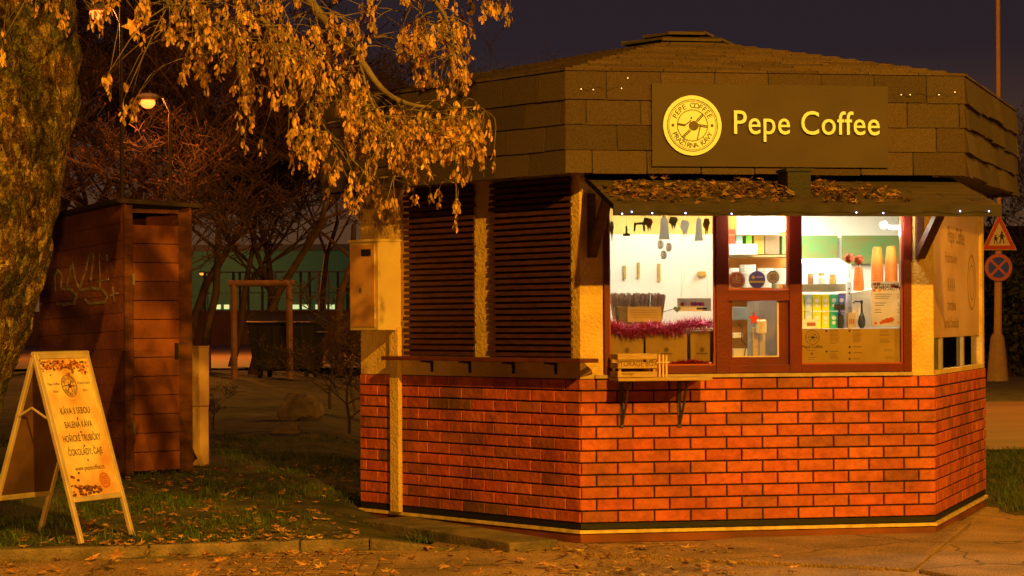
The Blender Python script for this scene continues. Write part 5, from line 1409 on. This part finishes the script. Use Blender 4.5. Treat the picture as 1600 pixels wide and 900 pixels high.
for (cx, cy, sx2, sy2, cnt) in areas:
    for _ in range(int(cnt * .95 + .5)):
        px = rnd.gauss(cx, sx2 * .62); py = rnd.gauss(cy, sy2 * .62)
        if px < 155 and py > 60 and px > 30: continue
        Y = rnd.uniform(12.7, 14.0)
        p = at(px, py, Y)
        near = min(allpts, key=lambda q: (q - p).length + (.5 if q.z < p.z - .02 else 0))
        L_ = (near - p).length
        if L_ > .9: near = p + Vector((rnd.uniform(-.2, .1), rnd.uniform(-.1, .1), .45)); L_ = .5
        mid = (near + p) / 2 + Vector((rnd.uniform(-.08, .08) * L_ * 2, rnd.uniform(-.05, .05), .12 * L_))
        path = bez([near, mid, p], 3)
        mbB.tube(path, [.0042, .0038, .0034, .003, .0028, .0024, .002][:len(path)], 4)
        if rnd.random() < .3: allpts.append(mid)
        st = rnd.uniform(.03, .15)
        mbB.tube([p, p + Vector((rnd.uniform(-.01, .01), 0, -st))], .0013, 3)
        g = rnd.uniform(.65, 1.25)
        for k in range(rnd.randint(9, 17)):
            q = p + Vector((rnd.gauss(0, .009), rnd.gauss(0, .009), -st * rnd.random()))
            t_ = g * rnd.uniform(.45, 1.3)
            samara(q, rnd.uniform(.030, .044), (t_, t_ * rnd.uniform(.8, 1.02), t_ * .85))
# leafy mass above the frame
for _ in range(420):
    p = Vector((rnd.uniform(-4.2, .2), rnd.uniform(12.6, 15.2), rnd.uniform(3.75, 6.2)))
    g = rnd.uniform(.6, 1.2)
    mbB.tube([p, p + Vector((rnd.uniform(-.4, .4), rnd.uniform(-.3, .3), rnd.uniform(.1, .5)))], .006, 4)
    for k in range(12):
        q = p + Vector((rnd.gauss(0, .03), rnd.gauss(0, .03), -rnd.random() * .12)); samara(q, rnd.uniform(.05, .075), (g, g * .9, g * .8))
for (px, py, s) in ((208, 42, .075), (710, 212, .085), (700, 195, .06), (452, 160, .05)):
    leaf(mbS, at(px, py, 13.1), s, .5, (1.2, 1.0, .8), Vector((.3, -1, .2)))
build('branches', mbB, TWIG, TR, smooth=True, fix=False)
build('seed_clusters', mbS, SEED, maple, fix=False)

# ------------------------------------------------------------ background trees
def bare_tree(seed, h, r0, spread=.55, leaves=0, lean=0, levels=5, low=.35):
    rr = random.Random(seed); trunk = MB(); br = MB(); lv = MB()
    def grow(mbx, p, d, r, L, lev):
        k = 4 if lev < 2 else 3; pts = [p]; rs = [r]; 
        for i in range(k):
            d = (d + Vector((rr.gauss(0, .16), rr.gauss(0, .16), rr.gauss(.04, .10)))).normalized()
            p = p + d * L / k; pts.append(p); rs.append(max(.0055, r * (1 - .5 * (i + 1) / k)))
        mbx.tube(pts, rs, 7 if lev == 0 else (5 if lev < 3 else 3), cap=False)
        if lev >= levels: 
            if leaves and rr.random() < leaves:
                g = rr.uniform(.5, 1.4)
                c = pts[-1]; s = rr.uniform(.015, .034); u = Vector((rr.gauss(0, 1), rr.gauss(0, 1), rr.gauss(0, 1))).normalized(); w = u.orthogonal()
                lv.add([c + u * s, c + w * s * .7, c - u * s, c - w * s * .7], [(0, 1, 2, 3)], 0, (g, g, g))
            return
        nchild = rr.randint(3, 4) if lev < 4 else rr.randint(3, 4)
        for i in range(nchild):
            f = rr.uniform(low if lev == 0 else .25, 1); idx = min(len(pts) - 1, max(1, int(f * (len(pts) - 1) + .5)))
            a = rr.uniform(0, 6.28); side = Vector((math.cos(a), math.sin(a), rr.uniform(-.1, .5)))
            nd_ = (d * (1 - spread) + side * spread).normalized()
            grow(br, pts[idx], nd_, rs[idx] * .62, L * rr.uniform(.55, .80), lev + 1)
    grow(trunk, Vector((0, 0, 0)), Vector((lean, 0, 1)).normalized(), r0, h * .45, 0)
    return trunk, br, lv
BLEAF = mat('withered_leaf', (.11, .045, .02), .85, (.06, .025, .012), 3, attr=True)
protos = []
specs = [(11, 6.5, .085, .5, .5, .05, 6), (12, 7.5, .10, .52, .35, -.06, 6), (13, 5.0, .05, .6, .5, .1, 6), (14, 2.6, .035, .6, .3, 0, 5)]
def place_tree(pi, loc, rz, sca, label, cat='tree', name='bare_tree', group='bare trees behind the shed'):
    if protos_made[pi] is None:
        s = specs[pi]; t, b, l = bare_tree(*s[:4], leaves=s[4], lean=s[5], levels=s[6], low=.5 if pi < 3 else .02)
        root = thing(name, (0, 0, 0), label, cat, group)
        T_ = build('trunk', t, BGBARK, root, smooth=True, fix=False)
        B_ = build('crown', b, BGBARK, root, fix=False)
        if l.v:
            L2 = build('leaves', l, BLEAF, B_, fix=False)
        protos_made[pi] = root
    else:
        src = protos_made[pi]; root = src.copy(); col.objects.link(root)
        for ch in list(src.children):
            c = ch.copy(); col.objects.link(c); c.parent = root
            for g_ in list(ch.children):
                c2 = g_.copy(); col.objects.link(c2); c2.parent = c
    root.location = loc; root.rotation_euler = (0, 0, rz); root.scale = (sca, sca, sca)
    root.name = name; tag(root, label, cat, group); return root
protos_made = [None] * 4
def gl(px, Y, z=.36): return Vector(((px - 800) / FPX * Y, Y, z - .05))
bt = [(0, 140, 57, 0.0, 1.9, 'bare tree right behind the shed roof, leftmost'), (1, 235, 64, 1.0, 1.9, 'bare tree whose crown fills the space above the shed'),
      (0, 322, 52, 2.2, 1.35, 'bare tree behind the left post of the carpet beating frame'), (1, 393, 50, 3.9, 1.2, 'leaning bare tree rising behind the rubbish container'),
      (2, 455, 58, 1.7, 1.9, 'slender bare tree right of the rubbish container'), (1, 531, 49, 5.1, 1.15, 'bare tree with dark straight trunk left of the meter cabinet'),
      (0, 495, 66, 4.0, 1.5, 'far bare tree against the greenish building'), (2, 262, 47, .4, 1.5, 'thin bare tree close behind the shed door side'),
      (1, 90, 58, 2.9, 1.6, 'bare tree half hidden behind the lichen covered trunk'), (2, 360, 57, 5.5, 2.0, 'small bare tree with brown withered leaves left of the container'),
      (0, 430, 60, 1.1, 1.5, 'farthest bare tree above the carpet beating frame'), (2, 200, 62, 3.3, 2.8, 'bushy bare tree directly over the shed roof'),
      (1, 290, 56, 4.4, 1.4, 'tall bare tree between shed and carpet beating frame'), (0, 575, 54, 2.9, 1.3, 'bare tree rising just behind the kiosk left corner')]
for pi, px, Y, rz, s_, l in bt: place_tree(pi, gl(px, Y), rz, s_, l)
sh = [(545, 24, 1.0, .55, 'bare twiggy shrub left of the brick base'), (555, 30, 2.0, .75, 'low bare shrub touching the brick corner'), (515, 31, 4.0, .7, 'bare shrub in front of the container wheels'),
      (335, 24, 3.0, .3, 'thin shrub beside the electricity pillar'), (575, 30, 0.3, 1.0, 'taller bare shrub behind the kiosk corner')]
for px, Y, rz, s_, l in sh: place_tree(3, gl(px, Y), rz, s_, l, 'shrub', 'bare_shrub', 'bare shrubs on the lawn')
# right side vegetation
rt = [(1, 1650, 62, 0.4, 1.15, 'bare tree at the right edge beside the lamp post'), (0, 1610, 66, 2.4, 1.3, 'dark bare tree behind the traffic signs'), (1, 1560, 75, 3.4, 1.1, 'far bare tree between lamp post and kiosk')]
for pi, px, Y, rz, s_, l in rt: place_tree(pi, gl(px, Y, .05), rz, s_, l, group='bare trees across the right road')
def bush(px, Y, w, h, label, nb=2600, seed=3, z=.02):
    rr = random.Random(seed); c = gl(px, Y, z + .05); mb = MB(); st = MB()
    for i in range(14):
        a = rr.uniform(0, 6.28); e2 = c + Vector((math.cos(a) * w * .35 * rr.random(), math.sin(a) * w * .3, h * rr.uniform(.5, .9)))
        st.tube([c + Vector((math.cos(a) * .1, math.sin(a) * .1, 0)), (c + e2) / 2 + Vector((0, 0, .1)), e2], [.03, .02, .008], 4)
    for i in range(nb):
        u_ = Vector((rr.gauss(0, 1), rr.gauss(0, 1), rr.gauss(0, 1))).normalized() * (rr.random() ** .4)
        p = c + Vector((u_.x * w * .5, u_.y * w * .4, h * .5 + u_.z * h * .5)); k = 1 + .3 * noise.noise(p * 1.2); p = c + (p - c) * k
        if noise.noise(p * 1.8) < -.18: continue
        s = rr.uniform(.05, .10); u = Vector((rr.gauss(0, 1), rr.gauss(0, 1), rr.gauss(0, 1))).normalized(); v = u.orthogonal(); g = rr.uniform(.6, 1.4)
        mb.add([p + u * s, p + v * s * .6, p - u * s, p - v * s * .6], [(0, 1, 2, 3)], 0, (g, g, g))
    root = thing('leafy_bush', c, label, 'bush', 'dark bushes across the right road')
    build('stem', st, BGBARK, root, fix=False); build('foliage', mb, mat('bush_leaf', (.045, .055, .02), .8, attr=True), root, fix=False)
bush(1580, 57.5, 3.6, 3.0, 'dark leafy bush directly behind the lamp post foot', seed=4)
bush(1650, 57, 3.5, 3.6, 'dark leafy bush at the right picture edge', seed=5)
bush(1525, 60, 3.6, 3.8, 'dark leafy bush close behind the kiosk right corner', seed=6)
bush(1600, 66, 5.5, 5.0, 'tall dark bush farthest behind the traffic signs', seed=8)

# dumpster
DY = 46.0
dc = at(450, 590, DY); zg = dc.z; DM = Matrix.Translation((dc.x, DY, zg)) @ Matrix.Rotation(R(-12), 4, 'Z')
dump = thing('waste_container', (dc.x, DY, zg), 'large dark wheeled waste container with domed lid by the road', 'waste container')
mb = MB(); DKG = mat('dark_container', (.012, .011, .011), .6, (.008, .008, .008), 4)
w0, w1, dd0, h0, h1 = .62, .70, .5, .18, 1.12
mb.hexa([DM @ Vector(q) for q in ((-w0, -.42, h0), (w0, -.42, h0), (w0, .42, h0), (-w0, .42, h0), (-w1, -.5, h1), (w1, -.5, h1), (w1, .5, h1), (-w1, .5, h1))])
for a in (-.45, -.15, .15, .45): mb.hexa([DM @ Vector(q) for q in ((a - .03, -.44, .25), (a + .03, -.44, .25), (a + .03, -.42, .25), (a - .03, -.42, .25), (a - .03, -.515, 1.05), (a + .03, -.515, 1.05), (a + .03, -.49, 1.05), (a - .03, -.49, 1.05))])
o = build('container_body', mb, DKG, dump); bevel(o, .02)
mb = MB(); prof = [(-.54, 1.12), (-.54, 1.17), (-.35, 1.30), (0, 1.38), (.35, 1.34), (.54, 1.2), (.54, 1.12)]
b = len(mb.v)
for x in (-.74, .74):
    for y, z in prof: mb.v.append(DM @ Vector((x, y, z)))
k = len(prof)
for i in range(k): mb.face([i, (i + 1) % k, k + (i + 1) % k, k + i])
mb.face(list(range(k))); mb.face(list(range(k, 2 * k)))
o = build('lid', mb, mat('glossy_lid', (.018, .016, .015), .28, spec=.7), dump); bevel(o, .02)
for (x, y) in ((-.5, -.32), (.5, -.32), (-.5, .32), (.5, .32)):
    mb = MB(); mb.lathe(DM @ Vector((x - .03, y, .09)), [(.09, 0), (.09, .06)], 14, DM.to_3x3() @ Vector((1, 0, 0))); mb.box(x - .05, x + .05, y - .05, y + .05, .12, .20, DM)
    build('wheel', mb, BLACK, dump)
for s in (-1, 1):
    mb = MB(); mb.tube([DM @ Vector((s * .71, -.25, .95)), DM @ Vector((s * .78, -.25, .95)), DM @ Vector((s * .78, .25, .95)), DM @ Vector((s * .71, .25, .95))], .015, 6)
    build('handle', mb, METAL, dump)
# carpet beating frame
cy_ = 44.0; mb = MB()
p0 = at(366, 585, cy_); p1 = at(366, 443, cy_); p2 = at(452, 443, cy_)
cf = thing('carpet_frame', p0, 'rusty pipe carpet beating frame left of the waste container', 'carpet frame')
for x in (p0.x, p2.x):
    mb = MB(); mb.tube([Vector((x, cy_, p0.z - .1)), Vector((x, cy_, p1.z))], .065, 10); build('post', mb, mat('rusty_pipe', (.20, .10, .05), .7, (.13, .06, .03), 6), cf)
mb = MB(); mb.tube([Vector((p0.x - .1, cy_, p1.z)), Vector((p2.x + .1, cy_, p1.z))], .065, 10); build('crossbar', mb, MATS['rusty_pipe'], cf)
# boulders
def rock(px, py, Y, w, h, label, seed):
    c = at(px, py, Y); mb = MB(); mb.ball(c + Vector((0, 0, h * .25)), 1, 14)
    cc = c + Vector((0, 0, h * .25))
    for i, v in enumerate(mb.v):
        d = v - cc; k = 1 + .22 * noise.noise(d * 1.5 + Vector((seed, 0, 0))) + .12 * noise.noise(d * 4 + Vector((seed, 3, 0)))
        mb.v[i] = cc + Vector((d.x * w * .5 * k, d.y * w * .35 * k, d.z * h * .6 * k))
    tag(build('boulder', mb, mat('rock', (.20, .15, .09), .95, (.09, .07, .04), 4, .9, 14), fix=False), label, 'boulder', 'boulders on the lawn')
rock(470, 655, 26.5, .52, .40, 'larger brown boulder lying in front of the container', 2)
rock(448, 684, 23.2, .30, .20, 'small pointed stone below the larger boulder', 5)

# ------------------------------------------------------------ far left: wall, fence, building, lamps
mb = MB(); wy = 112; z0 = .4; z1 = at(400, 488, wy).z
mb.box(-60, -4, wy, wy + .4, .2, z1)
mb.box(-60, -4, wy - .06, wy + .46, z1 + .002, z1 + .10)
tag(build('boundary_wall', mb, mat('far_wall', (.16, .085, .045), .9, (.10, .05, .03), .8)), 'long low dark wall on the far side of the road', 'wall')
fy = 116; fn = thing('mesh_fence', (-16, fy, .3), 'tall sports ground fence of thin posts behind the low wall', 'fence')
zt6 = at(400, 425, fy).z
for px in (320, 335, 365, 375, 388, 410, 422, 430, 452, 470, 484, 498, 513, 528, 543):
    p = at(px, 478, fy); mb = MB(); mb.tube([Vector((p.x, fy, .3)), Vector((p.x, fy, zt6))], .07, 6); build('fence_post', mb, METAL if px in (430, 513, 498) else mat('fence_dark', (.06, .05, .04), .7), fn)
mb = MB()
for f in (1, .72): mb.tube([Vector((at(310, 450, fy).x, fy, .3 + (zt6 - .3) * f)), Vector((at(560, 450, fy).x, fy, .3 + (zt6 - .3) * f))], .04 if f == 1 else .025, 5)
build('fence_rail', mb, METAL, fn)
by = 175
bl = thing('sports_hall', at(430, 490, by) * Vector((1, 1, 0)) + Vector((0, 0, .3)), 'far greenish building with a row of small lit windows', 'building')
mb = MB(); x0 = at(280, 480, by).x; x1 = at(640, 480, by).x; zt7 = at(430, 392, by).z
mb.box(x0, x1, by, by + 14, .2, zt7); build('wall', mb, mat('teal_facade', (.045, .17, .13), .8, (.03, .12, .09), .15), bl)
mb = MB(); mb.box(x0 - .5, x1 + .5, by - .5, by + 14.5, zt7 + .01, zt7 + .5); build('roof', mb, mat('hall_roof', (.06, .06, .06), .8), bl)
WINE = mat('lit_window_green', (.6, .9, .5), .5, emit=(.60, .80, .38), estr=.8)
for (xa, xb) in ((331, 345), (350, 358), (457, 467), (468, 482), (493, 500), (510, 518), (519, 523)):
    a = at(xa, 483, by - .05); b = at(xb, 476, by - .05); mb = MB(); mb.box(a.x, b.x, by - .10, by - .02, a.z, b.z); build('window', mb, WINE, bl)
lamp('sports_light', 'SPOT', (at(430, 400, 150).x, 135, 10), 4000, (.45, 1, .60), .5, (at(430, 440, 175).x, 175, 4), 80, .8)

def street_lamp(px, py, Y, label, power, gz_=.36, arm=.45, emi=1):
    h = at(px, py, Y); root = thing('street_lamp', Vector((h.x + arm, Y, gz_)), label, 'street lamp', 'street lamps in the background')
    mb = MB(); mb.tube([Vector((h.x + arm, Y, gz_ - .1)), Vector((h.x + arm, Y, h.z - .2)), Vector((h.x + arm * .7, Y, h.z + .08)), Vector((h.x + .1, Y, h.z + .10))], [.05, .032, .028, .024], 8)
    build('pole', mb, mat('dark_pole', (.03, .022, .016), .8), root)
    mb = MB(); mb.ball(h + Vector((0, 0, .10)), .24, 8, sz=.35); hd = build('lamp_head', mb, mat('lamp_housing', (.2, .18, .15), .5), root)
    mb = MB(); mb.ball(h + Vector((0, 0, -.02)), .15, 8, sz=.8); build('lamp_glass', mb, SOD_E, hd)
    lamp('street_lamp_light', 'POINT', h + Vector((0, .30, -.02)), power, (1, .25, .03), .05)
street_lamp(152, 20, 42, 'brightest orange street lamp at the top left beside the big trunk', 420)
street_lamp(231, 159, 45, 'orange street lamp glowing through the twigs above the shed', 380)
street_lamp(315, 427, 165, 'distant small street lamp low between shed and fence', 2500)
street_lamp(345, 300, 84, 'unlit looking street lamp hidden among the bare trees', 1500) if False else None
# lights that reach the far road (lamps off frame to the left and behind the kiosk)
lamp('road_light_left', 'POINT', (-11, 72, 7.5), 8000, (1, .30, .03), .2)
lamp('road_light_right', 'POINT', (9.5, 36, 8.5), 6000, (1, .36, .02), .2)
lamp('lawn_light', 'POINT', (-12, 33, 7.5), 600, (1, .27, .03), .2)

# lamp post with traffic signs at right
LY = 53.5
g0 = at(1553, 600, LY)
lp = thing('lamp_post', g0, 'tall thin steel post on conical concrete foot right of kiosk', 'lamp post')
xx = at(1561, 300, LY).x; xb = at(1554, 580, LY).x
mb = MB(); mb.lathe(Vector((xx - .06, LY, g0.z - .05)), [(.30, 0), (.27, .05), (.17, 1.15), (.13, 1.25), (.12, 1.26)], 16); build('foot', mb, mat('post_concrete', (.40, .27, .14), .85), lp)
mb = MB(); zz = g0.z + 1.2; mb.tube([Vector((xx - .05, LY, zz)), Vector((xx - .02, LY, zz + 2.0)), Vector((xx, LY, 3.2)), Vector((xx, LY, 14))], [.095, .085, .055, .05], 12); build('pole', mb, mat('post_paint', (.55, .33, .14), .55), lp)
PS = Pl((0, LY - .12, 0), (1, 0, 0), (0, 0, 1), (0, -1, 0))
tri = [PS.hit(1561, 333), PS.hit(1589, 391), PS.hit(1534, 391)]
cx_ = sum(t[0] for t in tri) / 3; cz_ = sum(t[1] for t in tri) / 3
wsg = thing('warning_sign', PS.pt(cx_, tri[1][1], 0), 'triangular red bordered sign with two walking children on the post', 'traffic sign', 'traffic signs on the lamp post')
mb = MB(); sh_ = lambda k: [(cx_ + (a - cx_) * k, cz_ + (z - cz_) * k) for a, z in tri]
mb.poly(PS, sh_(1), 0, .01, 0); mb.poly(PS, sh_(.93), .01, .013, 1); mb.poly(PS, sh_(.62), .013, .016, 2)
build('sign_plate', mb, [MATS['post_paint'], mat('sign_red', (.52, .05, .02), .45), mat('sign_cream', (.66, .58, .40), .5)], wsg, fix=False)
mb = MB()
def kid(ax, az, s):
    d0, d1 = .016, .019
    mb.disc(PS, ax, az + .16 * s, .030 * s, d0, d1, 12); mb.poly(PS, [(ax - .035 * s, az + .125 * s), (ax + .03 * s, az + .125 * s), (ax + .045 * s, az + .0), (ax - .045 * s, az + .0)], d0, d1)
    mb.stroke(PS, [(ax - .015 * s, az + .01), (ax - .055 * s, az - .12 * s)], .026 * s, d0, d1); mb.stroke(PS, [(ax + .015 * s, az + .01), (ax + .04 * s, az - .06 * s), (ax + .05 * s, az - .12 * s)], .026 * s, d0, d1)
    mb.stroke(PS, [(ax + .02 * s, az + .11 * s), (ax + .08 * s, az + .04 * s)], .02 * s, d0, d1); mb.stroke(PS, [(ax - .02 * s, az + .11 * s), (ax - .07 * s, az + .05 * s)], .02 * s, d0, d1)
kid(cx_ + .06, cz_ - .02, .95); kid(cx_ - .09, cz_ - .06, .72)
build('children_symbol', mb, INK, wsg, fix=False)
ca, cz = PS.hit(1560, 418); r = abs(PS.hit(1582, 418)[0] - ca)
nsg = thing('no_stopping_sign', PS.pt(ca, cz - r, 0), 'round blue sign with red rim and red diagonal cross', 'traffic sign', 'traffic signs on the lamp post')
mb = MB(); mb.disc(PS, ca, cz, r, 0, .01, 40, 0); mb.ring(PS, ca, cz, r * .74, r * .97, .0102, .013, mi=1)
for s in (-1, 1): mb.stroke(PS, [(ca - r * .55, cz - s * r * .55), (ca + r * .55, cz + s * r * .55)], r * .17, .0102 + .0012 * (s > 0), .0125 + .0015 * (s > 0), 1)
build('sign_plate', mb, [mat('sign_blue', (.015, .07, .95), .5), mat('sign_rim', (.55, .12, .05), .5)], nsg, fix=False)
mb = MB()
for z in (cz, cz_): mb.tube([Vector((xx, LY - .12, z)), Vector((xx, LY, z))], .03, 6)
build('sign_clamp', mb, METAL, lp)
# distant lit window on the right
hb = 150
bl2 = thing('far_house', at(1590, 500, hb) * Vector((1, 1, 0)), 'dark distant house with two small lit windows behind the right bushes', 'house')
mb = MB(); p = at(1590, 470, hb); mb.box(p.x - 6, p.x + 9, hb, hb + 8, 0, 5.0); build('wall', mb, mat('dark_house', (.08, .06, .05), .9), bl2)
mb = MB(); mb.add([(p.x - 6.4, hb - .4, 5), (p.x + 9.4, hb - .4, 5), (p.x + 9.4, hb + 8.4, 5), (p.x - 6.4, hb + 8.4, 5), (p.x - 6.4, hb + 4, 8), (p.x + 9.4, hb + 4, 8)], [(0, 1, 5, 4), (2, 3, 4, 5), (0, 4, 3), (1, 2, 5), (3, 2, 1, 0)]); build('roof', mb, mat('dark_tiles', (.05, .03, .02), .9), bl2)
for q in ((1577, 452), (1583, 460)):
    p = at(q[0], q[1], hb - .1); mb = MB(); mb.box(p.x - .18, p.x + .18, hb - .08, hb - .02, p.z - .25, p.z + .25); build('window', mb, mat('lit_window_warm', (1, .8, .5), emit=(1, .65, .3), estr=1.2), bl2)
for o in bpy.data.objects:
    if '_o' in o: del o['_o']
